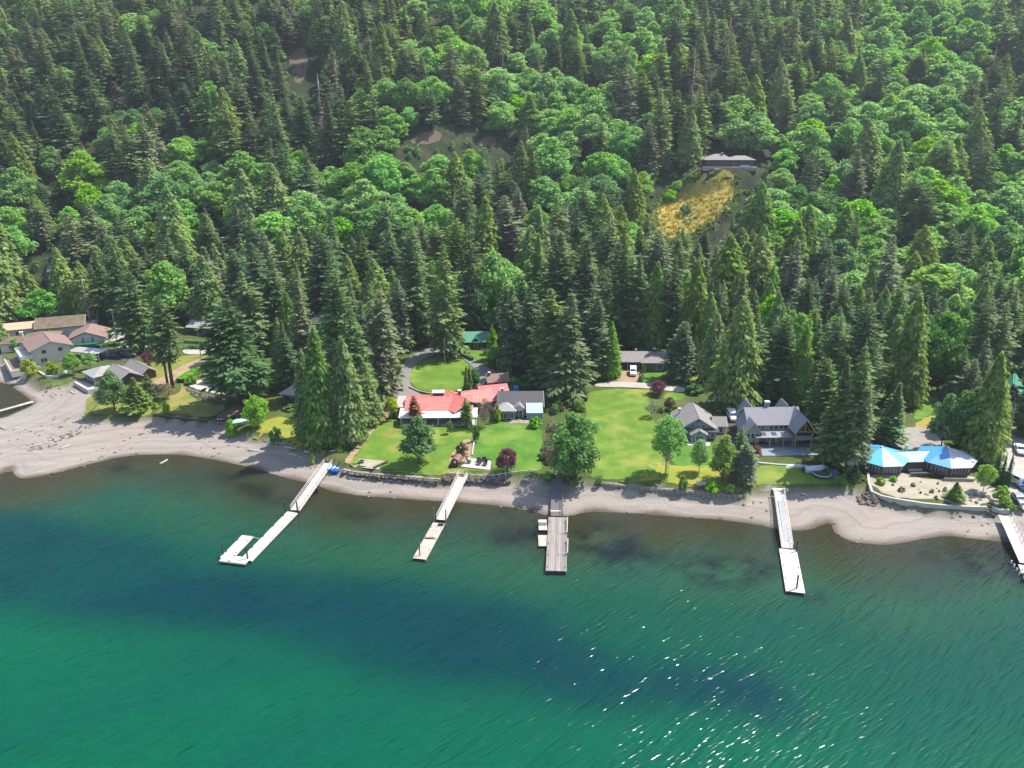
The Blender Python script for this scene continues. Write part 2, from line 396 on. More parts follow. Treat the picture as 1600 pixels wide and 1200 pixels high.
dl = np.minimum(sdf(landp, WX, WY), -sdf(inlet, WX, WY))
PXW = 800 + FOC * WX / (WY * CP + CAM_H * SP)
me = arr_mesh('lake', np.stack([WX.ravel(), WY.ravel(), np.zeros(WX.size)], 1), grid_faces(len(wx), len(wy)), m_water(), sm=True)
attr(me, 'depth', np.clip(-dl, 0, 90))
def wpoly(pp, soft):
    return sstep(-soft, soft, sdf([U(*p)[:2] for p in smooth(pp, 3)], WX, WY))
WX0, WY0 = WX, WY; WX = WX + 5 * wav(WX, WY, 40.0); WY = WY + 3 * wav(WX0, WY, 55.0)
painted_cloud_shade = wpoly([(-300,800),(-20,800),(120,825),(260,880),(380,895),(520,905),(700,930),(900,985),(1060,1030),(1200,1085),(1160,1135),(1000,1120),
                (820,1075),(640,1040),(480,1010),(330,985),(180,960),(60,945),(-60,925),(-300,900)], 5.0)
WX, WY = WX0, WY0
attr(me, 'painted_cloud_shade', np.clip(painted_cloud_shade, 0, 1))
weed = np.zeros_like(WX)
for pp in ([(165,728),(200,718),(235,725),(215,740),(180,742)], [(330,738),(400,750),(460,780),(440,790),(380,770)], [(770,830),(830,815),(855,830),(840,850),(780,850)],
           [(890,810),(960,815),(1010,845),(1040,870),(980,895),(930,870),(895,850)], [(1060,880),(1130,870),(1200,880),(1210,905),(1130,915),(1070,905)],
           [(1480,842),(1560,845),(1600,860),(1600,900),(1540,900),(1470,880),(1400,868)], [(1262,925),(1282,928),(1284,945),(1268,942)], [(520,790),(560,785),(600,800),(560,812)]):
    weed = np.maximum(weed, wpoly(pp, 3.0))
attr(me, 'weed', weed)
tag(link(bpy.data.objects.new('lake', me)), 'rippled emerald lake water with a teal cloud shadow painted offshore', None, None, 'structure')
# ---------------------------------------------------------------- lawns, drives and other ground sheets
def m_lawn(name, a, b, c, dry):
    t = NT(name); co = t.coord()
    def soft(c): g = .3 * c[0] + .55 * c[1] + .15 * c[2]; return tuple(q * .9 + g * .1 for q in c[:3]) + (1,)
    a, b, c, dry = soft(a), soft(b), soft(c), soft(dry)
    n1 = t.noise(.22, 5, co, .6); n2 = t.noise(2.6, 4, co, .7); n3 = t.noise(.07, 3, co)
    f = t.math('ADD', t.math('MULTIPLY', n1, .6), t.math('MULTIPLY', n2, .4))
    g = t.ramp(f, [(.34, a), (.5, b), (.66, c)])
    st = t.noise(1.0, 2, t.coord((.9, .06, 1), .2)); g = t.mix(t.math('MULTIPLY', st, .3), g, mul(b, .72))
    g = t.mix(t.ramp(t.math('ADD', t.math('MULTIPLY', n3, .6), t.math('MULTIPLY', n1, .4)), [(.5, (0,0,0)), (.66, (.85,.85,.85))]), g, dry)
    t.L(g, t.p.inputs['Base Color']); t.p.inputs['Roughness'].default_value = .9; t.p.inputs['Specular IOR Level'].default_value = .15
    t.bump(n2, .6, .2); return t.m
LAWN = m_lawn('lawn_green', srgb(66,101,13), srgb(90,123,19), srgb(114,135,32), srgb(135,139,53))
LAWN2 = m_lawn('lawn_fresh', srgb(55,101,12), srgb(75,121,15), srgb(95,134,24), srgb(114,134,37))
LAWNY = m_lawn('lawn_dry', srgb(94,110,28), srgb(115,123,39), srgb(135,130,55), srgb(148,126,73))
LAWNO = m_lawn('lawn_parched', srgb(108,124,22), srgb(138,140,30), srgb(156,144,44), srgb(158,130,62))
GRAVEL = mat('gravel_drive', srgb(135,130,123), .95, .16, .8, .4)
ASPH = mat('old_asphalt', srgb(115,112,110), .95, .16, .6, .3)
ROADM = mat('gravel_road', srgb(159,152,143), .95, .14, .7, .3)
CONC = mat('concrete', srgb(168,163,155), .9, .10, .9, .2)
DIRT = mat('bare_dirt', srgb(145,121,94), .95, .20, .5, .4)
DUFF = mat('needle_duff', srgb(88,72,53), .95, .3, .6, .5)
SANDM = mat('sandy_garden', srgb(150,141,124), .95, .22, .5, .4)
DARKG = mat('dark_yard', srgb(70,66,59), .95, .3, .4, .4)

LAWNSH = [
 (LAWN, 'open lawn between the red roofed house and the stone seawall', [(556,712),(566,690),(580,668),(606,655),(640,662),(690,667),(725,668),(738,684),(722,700),(706,716),(700,735),(690,743),(650,741),(600,737),(548,728)]),
 (LAWN2, 'lush lawn in front of the grey cottage', [(745,686),(752,668),(775,658),(800,656),(838,655),(846,690),(842,715),(845,734),(800,738),(772,738),(768,718),(736,716),(736,700)]),
 (LAWNY, 'strip of pale grass at the head of the second dock', [(698,740),(706,733),(770,736),(771,742),(735,744)]),
 (LAWN, 'long open lawn beside the blue grey house', [(914,618),(934,611),(962,608),(1018,611),(1014,625),(1026,640),(1020,652),(1034,680),(1036,704),(1044,722),(1040,746),(1000,753),(960,750),(930,748),(908,730),(918,706),(906,676),(916,650)]),
 (LAWNO, 'parched grass under the birch trees by the seawall', [(1020,724),(1060,728),(1110,728),(1162,742),(1160,766),(1110,765),(1060,758),(1030,750),(1000,748)]),
 (LAWN2, 'small lawn in front of the blue grey house', [(1052,694),(1080,698),(1120,694),(1140,700),(1150,722),(1112,730),(1060,728),(1050,712)]),
 (LAWN, 'lawn island inside the oval drive', [(640,590),(644,576),(660,564),(690,555),(706,555),(728,566),(742,580),(744,596),(734,608),(706,614),(672,612),(648,604)]),
 (LAWN2, 'lawn in front of the green roofed house', [(724,550),(745,548),(768,556),(775,566),(752,566),(736,560)]),
 (LAWN2, 'small lawn beside the parked white van', [(1000,592),(1010,584),(1050,583),(1068,590),(1040,596),(1010,598)]),
 (LAWNO, 'dry yellow lawn behind the dark fir tree', [(1078,600),(1082,582),(1108,578),(1118,586),(1108,606),(1090,608)]),
 (LAWN2, 'patch of grass by the purple leaved tree', [(1036,620),(1048,613),(1072,616),(1066,624),(1050,627)]),
 (LAWN, 'lawn between the timber lodge and the beach', [(1182,736),(1200,726),(1240,727),(1290,732),(1318,744),(1322,762),(1280,765),(1220,763),(1184,764)]),
 (LAWNY, 'lawn held by the dark retaining wall', [(243,649),(254,638),(262,622),(280,612),(284,600),(292,606),(304,622),(330,632),(352,634),(342,646),(322,657),(290,655)]),
 (LAWNO, 'golden lawn in front of the grey roofed cottage', [(384,682),(400,668),(420,656),(440,652),(470,662),(482,690),(470,702),(430,690),(404,686)]),
 (LAWNY, 'grassy slope crossed by a dirt track', [(206,590),(216,572),(244,566),(290,556),(330,556),(346,560),(330,572),(300,590),(276,598),(250,602),(222,604)]),
 (LAWNY, 'rough yellow grass around the pair of beach trees', [(134,638),(136,624),(158,612),(180,620),(226,630),(238,644),(222,652),(190,654),(160,652),(146,656),(128,656)]),
 (LAWN, 'sliver of beach grass below the yellow shrubs', [(72,604),(84,596),(104,588),(112,592),(98,600),(80,607)]),
 (LAWNY, 'verge of grass beside the left drive', [(560,704),(545,700),(520,716),(505,716),(500,708),(530,700),(560,680),(585,655),(596,652),(584,668),(570,690)]),
 (LAWN2, 'grass clearing behind the conifers on the right', [(1430,655),(1428,630),(1440,612),(1462,612),(1466,630),(1450,650)]),
 (LAWNO, 'rough grass along the upper gravel lot', [(1426,672),(1440,655),(1460,650),(1470,668),(1450,674)]),
]
for m, lab, pp in LAWNSH: sheet('lawn', pp, m, .06, 5, 2.0, lab, jit=.3)
sheet('driveway', [(560,650),(590,636),(612,614),(624,585),(636,562),(660,548),(690,541),(712,543),(740,562),(762,574),(775,582),(770,592),(752,602),(742,606),(748,594),(742,578),(728,564),
                   (706,553),(688,553),(660,562),(645,574),(640,590),(644,606),(660,620),(650,632),(634,640),(612,644)], ASPH, .09, 4, 2.0, 'worn grey drive looping round the oval lawn')
sheet('driveway', [(540,718),(556,698),(578,668),(592,648),(606,640),(604,654),(588,668),(572,690),(556,712),(548,726)], DIRT, .10, 3, 2.0, 'bare dirt track running down to the first dock', jit=.25)
sheet('driveway', [(972,577),(1004,580),(1000,590),(994,600),(946,600),(960,588)], DIRT, .08, 2, 2.0, 'earthen parking pad of the low grey house', jit=.1)
sheet('road', [(932,599),(960,597),(1000,598),(1040,602),(1068,606),(1066,613),(1030,609),(990,606),(955,605),(932,604)], ROADM, .10, 3, 2.0, 'pale gravel lane behind the long lawn')
sheet('road', [(274,494),(300,488),(340,487),(356,489),(340,494),(300,498)], ROADM, .10, 3, 2.0, 'upper gravel lane behind the low grey roofed house')
sheet('road', [(288,546),(320,544),(345,540),(362,534),(370,540),(352,551),(318,554),(290,553)], ROADM, .10, 3, 2.0, 'gravel lane below the clipped hedges')
sheet('path', [(226,604),(250,592),(284,572),(316,560),(326,563),(300,577),(270,596),(246,606)], DIRT, .11, 3, 2.0, 'dirt track climbing the grassy slope', jit=.2)
sheet('driveway', [(160,520),(178,512),(196,516),(204,530),(240,544),(236,552),(196,548),(180,540),(170,530)], ROADM, .09, 3, 2.0, 'pale drive curving past the power pole')
sheet('parking_lot', [(150,548),(180,540),(210,548),(216,560),(190,566),(156,562)], DARKG, .08, 3, 2.0, 'dark yard where black cars are parked')
sheet('parking_lot', [(1390,672),(1420,668),(1466,672),(1474,690),(1466,704),(1400,700),(1386,690)], GRAVEL, .08, 3, 2.0, 'brown gravel pad behind the blue roofed house')
sheet('parking_lot', [(1520,712),(1526,690),(1540,674),(1570,668),(1620,672),(1660,700),(1660,790),(1590,792),(1574,770),(1566,745),(1542,728)], ROADM, .08, 3, 2.5, 'pale gravel car park at the right edge')
sheet('garden_bed', [(1357,748),(1375,740),(1400,737),(1440,748),(1480,748),(1500,742),(1534,750),(1560,770),(1558,792),(1530,794),(1460,791),(1400,784),(1364,774)], SANDM, .08, 3, 2.0, 'sandy terraced garden behind the curved concrete seawall', jit=.1)
sheet('patio', [(720,730),(733,716),(768,721),(766,735)], CONC, .14, 1, 2.0, 'white concrete patio with black chairs')
sheet('patio', [(551,730),(562,717),(602,721),(592,735)], SANDM, .10, 1, 2.0, 'sand coloured fire pit pad on the lawn')
sheet('patio', [(296,604),(312,594),(350,600),(366,614),(350,618),(322,612)], CONC, .14, 2, 2.0, 'pale terrace beside the brown roofed house')
sheet('driveway', [(1106,622),(1128,610),(1140,618),(1138,640),(1110,640)], DARKG, .09, 2, 2.0, 'dark asphalt court behind the blue grey house')
sheet('driveway', [(1136,650),(1148,648),(1152,690),(1150,700),(1140,700)], DARKG, .09, 2, 2.0, 'dark side drive between the two big houses')
sheet('bare_slope', [(1096,262),(1130,265),(1148,276),(1147,300),(1140,325),(1120,345),(1080,366),(1040,372),(1018,350),(1024,326),(1050,296),(1076,274)],
      m_lawn('golden_scrub', srgb(124,128,46), srgb(168,154,60), srgb(186,164,76), srgb(156,132,80)), .25, 4, 3.0, 'golden broom covered slope below the hilltop house', jit=.8)
for pp, lab in (([(640,222),(655,212),(680,205),(690,215),(665,228)], 'bare earth scar high in the woods'), ([(745,226),(760,214),(775,216),(770,230)], 'small earth scar in the upper woods'),
                ([(452,90),(475,75),(480,110),(462,130)], 'brown clearing among the high firs')):
    sheet('bare_slope', pp, DUFF, .25, 3, 4.0, lab, jit=.5)
for pp in ([(598,682),(610,670),(622,672),(616,684)], [(602,700),(622,693),(634,700),(616,706)]):
    sheet('bare_patch', pp, LAWNY, .075, 3, 1.5, 'worn dry patch in the lawn before the red roofed house', jit=.5)
sheet('garden_bed', [(702,722),(712,702),(722,690),(736,688),(736,716),(722,722)], DIRT, .09, 3, 1.5, 'rocky planted strip between the two lawns', jit=.15)

# ---------------------------------------------------------------- tree library
BARK = mat('bark', srgb(88,72,58), .95, .3, 1.2, .5)
BARKW = mat('pale_bark', srgb(160,150,136), .9, .3, 1.2, .3)
FIR = leafmat('fir_needles', srgb(84,112,72), srgb(136,158,104), .46, .22)
FIRD = leafmat('dark_fir_needles', srgb(72,98,68), srgb(118,142,98), .44, .22)
FIRG = leafmat('grey_fir_needles', srgb(98,112,88), srgb(146,154,120), .42, .15)
CED = leafmat('cedar_sprays', srgb(88,120,60), srgb(146,168,92), .48, .18)
CEDB = leafmat('bright_cedar_sprays', srgb(90,134,44), srgb(148,182,74), .46, .12)
MAP = leafmat('maple_leaves', srgb(92,142,72), srgb(146,188,106), .5, .18, hue=.015)
MAPB = leafmat('bright_leaves', srgb(96,150,44), srgb(152,200,76), .48, .14)
MAPD = leafmat('deep_green_leaves', srgb(70,114,60), srgb(118,158,90), .42, .12)
PURP = leafmat('purple_leaves', srgb(88,44,62), srgb(140,82,104), .35, .12)
YEL = leafmat('yellow_green_leaves', srgb(112,134,30), srgb(172,188,62), .35, .15)
BROWN = leafmat('brownish_twigs', srgb(92,82,58), srgb(142,128,96), .2, .12)
ORNG = leafmat('rusty_needles', srgb(112,84,54), srgb(160,118,82), .2, .1)
rnp = np.random.RandomState
def quads(C, A, B):
    """rhombic leaf faces: centre, half long axis, half short axis"""
    V = np.stack([C - A, C + B * .9 - A * .1, C + A, C - B * .9 - A * .1], 1).reshape(-1, 3)
    return V, np.arange(len(V)).reshape(-1, 4)
def nrm(v): return v / (np.linalg.norm(v, axis=-1, keepdims=True) + 1e-9)
def conifer_pts(r, h, R, cb, droop, p, dz, size, nb, gap=.0, sweep=.0, asym=.0):
    f1, f2 = r.uniform(0, 6.28, 2)
    Cs, As, Bs = [], [], []
    z = cb * h
    while z < h * .995:
        t = (z - cb * h) / (h * (1 - cb))
        Rt = R * ((1 - t) ** p) * (1 if t > .12 else .72 + .28 * t / .12) * r.uniform(.72, 1.12)
        n = max(3, int(round(nb * (1.05 - .45 * t))))
        a0 = r.uniform(0, 6.28)
        for i in range(n):
            if r.rand() < gap: continue
            a = a0 + 6.283 * i / n + r.uniform(-.3, .3); L = max(.35, Rt * r.uniform(.68, 1.18) * (1 + asym * math.sin(a + f1 + 2.2 * t) + .6 * asym * math.sin(2 * a + f2 + 9 * t)))
            el = math.radians(droop[0] + (droop[1] - droop[0]) * t + r.uniform(-7, 7))
            dv = np.array([math.cos(a) * math.cos(el), math.sin(a) * math.cos(el), math.sin(el)])
            side = np.array([-math.sin(a), math.cos(a), 0.])
            m = max(1, int(L / (size * .62)))
            for s in np.linspace(.22 if m > 1 else .7, 1.0, m):
                w = L * (.34 * (1.1 - s)) + .15 * size
                base = dv * L * s + np.array([0, 0, z - .10 * L * s * s + .05 * L * s])
                for sg in (-1, 0, 1):
                    c = base + side * sg * w * r.uniform(.5, 1.1) + r.uniform(-.12, .12, 3) * size
                    ax = nrm(dv * 1.0 + side * sg * .8 + np.array([0, 0, -.22 - sweep]) + r.uniform(-.25, .25, 3))
                    bx = nrm(np.cross(ax, np.array([0, 0, 1.]) + r.uniform(-.55, .55, 3)))
                    k = size * r.uniform(.65, 1.15) * (.42 + .58 * min(1, (1 - t) * 3.2))
                    Cs.append(c); As.append(ax * k * .62); Bs.append(bx * k * .30)
        z += dz * r.uniform(.75, 1.25) * (1 - .35 * t)
    for k in range(5):
        Cs.append(np.array([0, 0, h * (1 - .008 * k)])); As.append(np.array([r.uniform(-.2, .2), r.uniform(-.2, .2), .7]) * size * .7); Bs.append(nrm(r.uniform(-1, 1, 3)) * .12 * size)
    return np.array(Cs), np.array(As), np.array(Bs)
def cedar_pts(r, h, R, cb, size, n):
    """dense drooping sprays on a pointed egg"""
    t = r.beta(1.0, 1.35, n); a = r.uniform(0, 6.283, n)
    prof = np.minimum(1, (t / .10 + .35)) * (1 - t) ** .72
    ph = r.uniform(0, 6.28, 3)
    lump = 1 + .15 * np.sin(3 * a + 9 * t + ph[0]) + .10 * np.sin(5 * a - 23 * t + ph[1]) + .08 * np.sin(41 * t + 2 * a + ph[2])
    rr = R * prof * lump * r.uniform(.70, 1.08, n)
    C = np.stack([rr * np.cos(a), rr * np.sin(a), cb * h + (h * (1 - cb)) * t + r.uniform(-.3, .3, n)], 1)
    o = np.stack([np.cos(a), np.sin(a), 0 * a], 1)
    ax = nrm(o * .75 + np.array([0, 0, -.8]) + r.uniform(-.45, .45, (n, 3)))
    bx = nrm(np.cross(ax, o + r.uniform(-.6, .6, (n, 3))))
    k = (size * r.uniform(.6, 1.15, n))[:, None]
    return C, ax * k * .62, bx * k * .34
def broad_pts(r, h, R, cb, size, n, lobes, airy=.0, flat=1.0, cone=0.0, lump=0.0):
    Lc = []; H = h * (1 - cb)
    for i in range(lobes):
        th = 2.39996 * i + r.uniform(-.5, .5); u = r.uniform(.25, 1.0); zz = (i + r.uniform(0, 1)) / lobes
        env = math.sqrt(max(0.05, 1 - (2 * zz - .8) ** 2 * .72))
        env = env * (1 - cone) + cone * 1.15 * (1 - zz) ** .75
        rad = R * env * .70 * math.sqrt(u) * (1 if zz < .85 else .6) * (1 + lump * math.sin(2 * th + 5 * zz) + r.uniform(-lump, lump) * .6)
        Lc.append((rad * math.cos(th), rad * math.sin(th), cb * h + H * (.14 + .70 * zz), R * r.uniform(.16, .38) * (1.12 - (.35 + .3 * cone) * zz)))
    Lc = np.array(Lc); i = r.choice(lobes, n, p=Lc[:, 3] ** 2 / (Lc[:, 3] ** 2).sum())
    d = nrm(r.normal(size=(n, 3)) + np.array([0, 0, .45])); k = np.where(r.rand(n) < .22 + airy, r.uniform(.3, 1.15, n), r.uniform(.78, 1.16, n))
    C = Lc[i, :3] + d * (Lc[i, 3] * k)[:, None] * np.array([1, 1, .82 * flat])
    nn = nrm(d + r.normal(size=(n, 3)) * .85 + np.array([0, 0, .25]))
    ax = nrm(np.cross(nn, r.normal(size=(n, 3)))); bx = np.cross(nn, ax)
    s = (size * r.uniform(.6, 1.2, n))[:, None]
    return (C, ax * s * .5, bx * s * .45), Lc
LIB = {}
def lib_add(kind, crown, trunk, h, R, leafm, barkm):
    V, F = quads(*crown)
    cm = arr_mesh(kind + '_crown', V, F, leafm); tm = trunk.mesh(kind + '_trunk', barkm, True)
    LIB.setdefault(kind, []).append((cm, tm, h, R))
def ctrunk(h, r0, stubs=0, r=None):
    m = MB(); m.tube((0, 0, -1.2), (0, 0, h * .35), r0, r0 * .72, 8); m.tube((0, 0, h * .35), (0, 0, h * .97), r0 * .72, .04, 8)
    for k in range(stubs):
        a = r.uniform(0, 6.28); z = h * r.uniform(.08, .5); l = r.uniform(.6, 1.6)
        m.tube((0, 0, z), (l * math.cos(a), l * math.sin(a), z - .2), .05, .02, 4)
    return m
FV = [(.08, -14, 30, .60, .70, 10, .0), (.10, -20, 24, .72, .8, 9, .08), (.06, -10, 34, .52, .66, 10, .05), (.16, -18, 28, .80, .72, 9, .10), (.10, -24, 20, .64, .85, 9, .14), (.22, -16, 30, .58, .75, 9, .08), (.07, -8, 26, .9, .62, 10, .04)]
for i, (cb, d0, d1, p_, dz, nb, gp) in enumerate(FV):
    r = rnp(10 + i); h, R = 30., 5.0
    lib_add('fir', conifer_pts(r, h, R, cb, (d0, d1), p_, dz, 1.3, nb, gp, .0, .22), ctrunk(h, .42, 8, r), h, R, FIR, BARK)
SV = [(.12, .72, .88, .10), (.2, .6, 1.05, .18), (.1, .85, .95, .14)]
for i, (cb, p_, dz, gp) in enumerate(SV):
    r = rnp(30 + i); h, R = 30., 4.8
    lib_add('spruce', conifer_pts(r, h, R, cb, (-26, 22), p_, dz, 1.3, 9, gp, .12, .3), ctrunk(h, .40, 10, r), h, R, FIRD, BARK)
for i in range(2):
    r = rnp(36 + i); h, R = 26., 2.6
    m = ctrunk(h, .38, 40, r)
    for k in range(46):
        a = r.uniform(0, 6.28); z = h * r.uniform(.25, .95); l = (1 - z / h) * 3.2 + .5
        m.tube((0, 0, z), (l * math.cos(a), l * math.sin(a), z - .25 * l), .06, .015, 4)
    c = conifer_pts(r, h, R, .3, (-25, 10), .7, 1.8, .8, 6, .45, .1, .4)
    lib_add('snag', c, m, h, R, BROWN, BARKW)
for i in range(3):
    r = rnp(40 + i); h, R = 24., 4.6
    a_ = conifer_pts(r, h, R, .04, (-30, 8), .66, .62, 1.1, 10, .04, .55); b_ = cedar_pts(r, h, R * .92, .03, 1.0, 1800)
    lib_add('cedar', tuple(np.concatenate([p, q]) for p, q in zip(a_, b_)), ctrunk(h, .45), h, R, CED, BARK)
for i in range(2):
    r = rnp(50 + i); h, R = 30., 4.4
    lib_add('bare_stem_fir', conifer_pts(r, h, R, .36, (-24, 30), .68, .75, 1.15, 8, .06), ctrunk(h, .42, 14, r), h, R, FIRD, BARK)
def btrunk(h, cb, r0, Lc, r):
    m = MB(); top = h * (cb + .35 * (1 - cb))
    m.tube((0, 0, -1), (0, 0, top), r0, r0 * .55, 8)
    for k in range(min(9, len(Lc))):
        x, y, z, q = Lc[k]; s = max(cb * h * .9, z - 3.5 * q)
        s = min(s, top * .98)
        m.tube((0, 0, s), (x * .92, y * .92, z), r0 * .35, .05, 5)
    return m
MV = [(17., 6.2, .06, 44, .26, .9, .0, .18), (17., 7.2, .05, 52, .3, .75, .0, .3), (18., 5.2, .08, 40, .3, 1.0, .25, .22), (16., 6.6, .04, 60, .34, .8, .1, .35), (17., 5.8, .06, 34, .22, 1.0, .4, .2), (17., 6.8, .06, 48, .4, .8, .0, .4), (18., 6.0, .1, 56, .3, .95, .15, .3)]
for i, (h, R, cb, nl, airy, flat, cone, lump) in enumerate(MV):
    r = rnp(60 + i)
    c, L = broad_pts(r, h, R, cb, .82, 5600, nl, airy, flat, cone, lump)
    lib_add('maple', c, btrunk(h, max(cb, .08), .33, L, r), h, R, MAP, BARK)
for i in range(3):
    r = rnp(75 + i); h, R = 15., 4.6
    c, L = broad_pts(r, h, R, .14, .62, 4200, 46, .34, .9, .62, .25)
    lib_add('alder', c, btrunk(h, .14, .2, L, r), h, R, MAPD, BARK)
for i in range(2):
    r = rnp(70 + i); h, R = 15., 4.0
    c, L = broad_pts(r, h, R, .2, .5, 4200, 38, .3)
    lib_add('birch', c, btrunk(h, .2, .16, L, r), h, R, MAP, BARKW)
for i in range(3):
    r = rnp(80 + i); h, R = 3., 2.
    c, L = broad_pts(r, h, R, .02, .42, 1300, 12)
    lib_add('shrub', c, btrunk(h, .05, .08, L, r), h, R, MAPB, BARK)
for i in range(2):
    r = rnp(90 + i); h, R = 7., 4.
    c, L = broad_pts(r, h, R, .12, .42, 3200, 22, .05, .9)
    lib_add('japanese_maple', c, btrunk(h, .12, .16, L, r), h, R, PURP, BARK)
r = rnp(99); lib_add('columnar_cedar', cedar_pts(r, 9., 1.15, .01, .5, 1800), ctrunk(9., .12), 9., 1.15, CED, BARK)
for i in range(2):                                   # thin, nearly leafless
    r = rnp(105 + i); h, R = 10., 3.0
    c, L = broad_pts(r, h, R, .18, .30, 1300, 26, .5); m = btrunk(h, .18, .13, L, r)
    for k in range(90):
        x, y, z, q = L[r.randint(len(L))]; d = nrm(r.normal(size=3) + np.array([0, 0, .5]))
        m.tube((x * .5, y * .5, z - q), (x + d[0] * q * 1.4, y + d[1] * q * 1.4, z + d[2] * q * 1.4), .035, .012, 3)
    lib_add('bare_tree', c, m, h, R, BROWN, BARKW)
TREENAME = {'fir': 'fir_tree', 'spruce': 'spruce_tree', 'cedar': 'cedar_tree', 'bare_stem_fir': 'fir_tree', 'maple': 'maple_tree', 'birch': 'birch_tree', 'alder': 'broadleaf_tree', 'shrub': 'shrub',
            'japanese_maple': 'ornamental_maple', 'columnar_cedar': 'columnar_cedar', 'bare_tree': 'bare_tree', 'snag': 'dead_conifer'}
TRNG = random.Random(3)
def tree_at(kind, loc, h, w, label, group=None, leaf=None, var=None, cat=None, lean=None):
    vs = LIB[kind]; cm, tm, H, R = vs[TRNG.randrange(len(vs)) if var is None else var % len(vs)]
    nm = TREENAME[kind]
    o = thing(nm, label, cat or ('shrub' if kind == 'shrub' else 'tree'), loc, TRNG.uniform(0, 6.28), group)
    o.scale = (w / (2 * R), w / (2 * R), h / H)
    if lean: o.rotation_euler = (lean[0], lean[1], TRNG.uniform(0, 6.28))
    t = link(bpy.data.objects.new('trunk' if kind != 'shrub' else 'stem', tm), o)
    c = link(bpy.data.objects.new('crown' if kind != 'shrub' else 'foliage', cm), o)
    if leaf is not None:
        c.material_slots[0].link = 'OBJECT'; c.material_slots[0].material = leaf
    return o
def solve_h(b, ty):
    """height of an upright thing on b whose top shows at row ty"""
    lo, hi = .1, 80.
    for _ in range(30):
        m = (lo + hi) / 2
        if proj(b[0], b[1], b[2] + m)[1] > ty: lo = m
        else: hi = m
    return lo
def ptree(kind, bx, by, ty, wpx, label, leaf=None, group=None, var=None, tx=None):
    """tree with base pixel, top row and crown width in pixels"""
    b = G(bx, by); dep = proj(*b)[2]
    return tree_at(kind, b, solve_h(b, ty), wpx * dep / FOC * (1.15 if kind in ('fir', 'spruce') else 1.0), label, group, leaf, var)
# ---------------------------------------------------------------- houses
GLASS = mat('window_glass', (.035, .045, .06), .08, .2, .5, 0, 0, .6)
WHITE = mat('white_paint', srgb(196,195,190), .6, .06, 1.0)
CREAM = mat('cream_siding', srgb(200,190,170), .75, .08, 1.0)
BLUEG = mat('blue_grey_siding', srgb(128,142,152), .75, .08, 1.0, .1)
GREYW = mat('pale_grey_siding', srgb(152,150,140), .75, .08, 1.0, .1)
BROWNW = mat('brown_siding', srgb(92,70,54), .8, .15, 1.0, .2)
DARKW = mat('dark_siding', srgb(62,56,52), .8, .2, 1.0, .2)
OLIVE = mat('olive_siding', srgb(112,118,92), .8, .1, 1.0, .1)
TIMB = mat('golden_timber', srgb(168,122,78), .65, .18, 1.5, .1)
RED = mat('red_metal_roof', srgb(190,104,94), .6, .16, .5, .0, 0, .4, None, (.3, 1, 1), 0, .55)
REDD = mat('deep_red_roof', srgb(178,68,70), .55, .1, .5)
BRICKR = mat('red_brown_shingles', srgb(126,100,90), .9, .14, 1.6, .3)
GSH = mat('grey_shingles', srgb(126,120,117), .9, .14, 1.6, .3)
DSH = mat('dark_shingles', srgb(78,76,76), .9, .18, 1.2, .3)
MOSS = mat('mossy_shingles', srgb(92,82,66), .95, .28, .7, .4, col2=srgb(120,104,84))
TANR = mat('tan_metal_roof', srgb(180,152,122), .6, .08, .6)
LODGER = mat('slate_grey_roof', srgb(132,130,136), .85, .09, 1.4, .3)
PALER = mat('weathered_grey_roof', srgb(142,140,136), .9, .12, 1.2, .3)
GREENR = mat('green_metal_roof', srgb(58,132,104), .5, .14, .5, seam=.5)
BLUER = mat('bright_blue_roof', srgb(60,142,186), .55, .16, .4, seam=.5)
BLUED = mat('deep_blue_roof', srgb(48,132,190), .5, .1, .5)
TAUPE = mat('taupe_roof', srgb(166,168,176), .7, .1, .6, seam=.5)
STONE = mat('stone_grey', srgb(118,110,102), .95, .3, 1.0, .6, col2=srgb(158,148,138))
DECK = mat('deck_boards', srgb(138,132,128), .85, .15, .8, .2, stretch=(1, 6, 1))
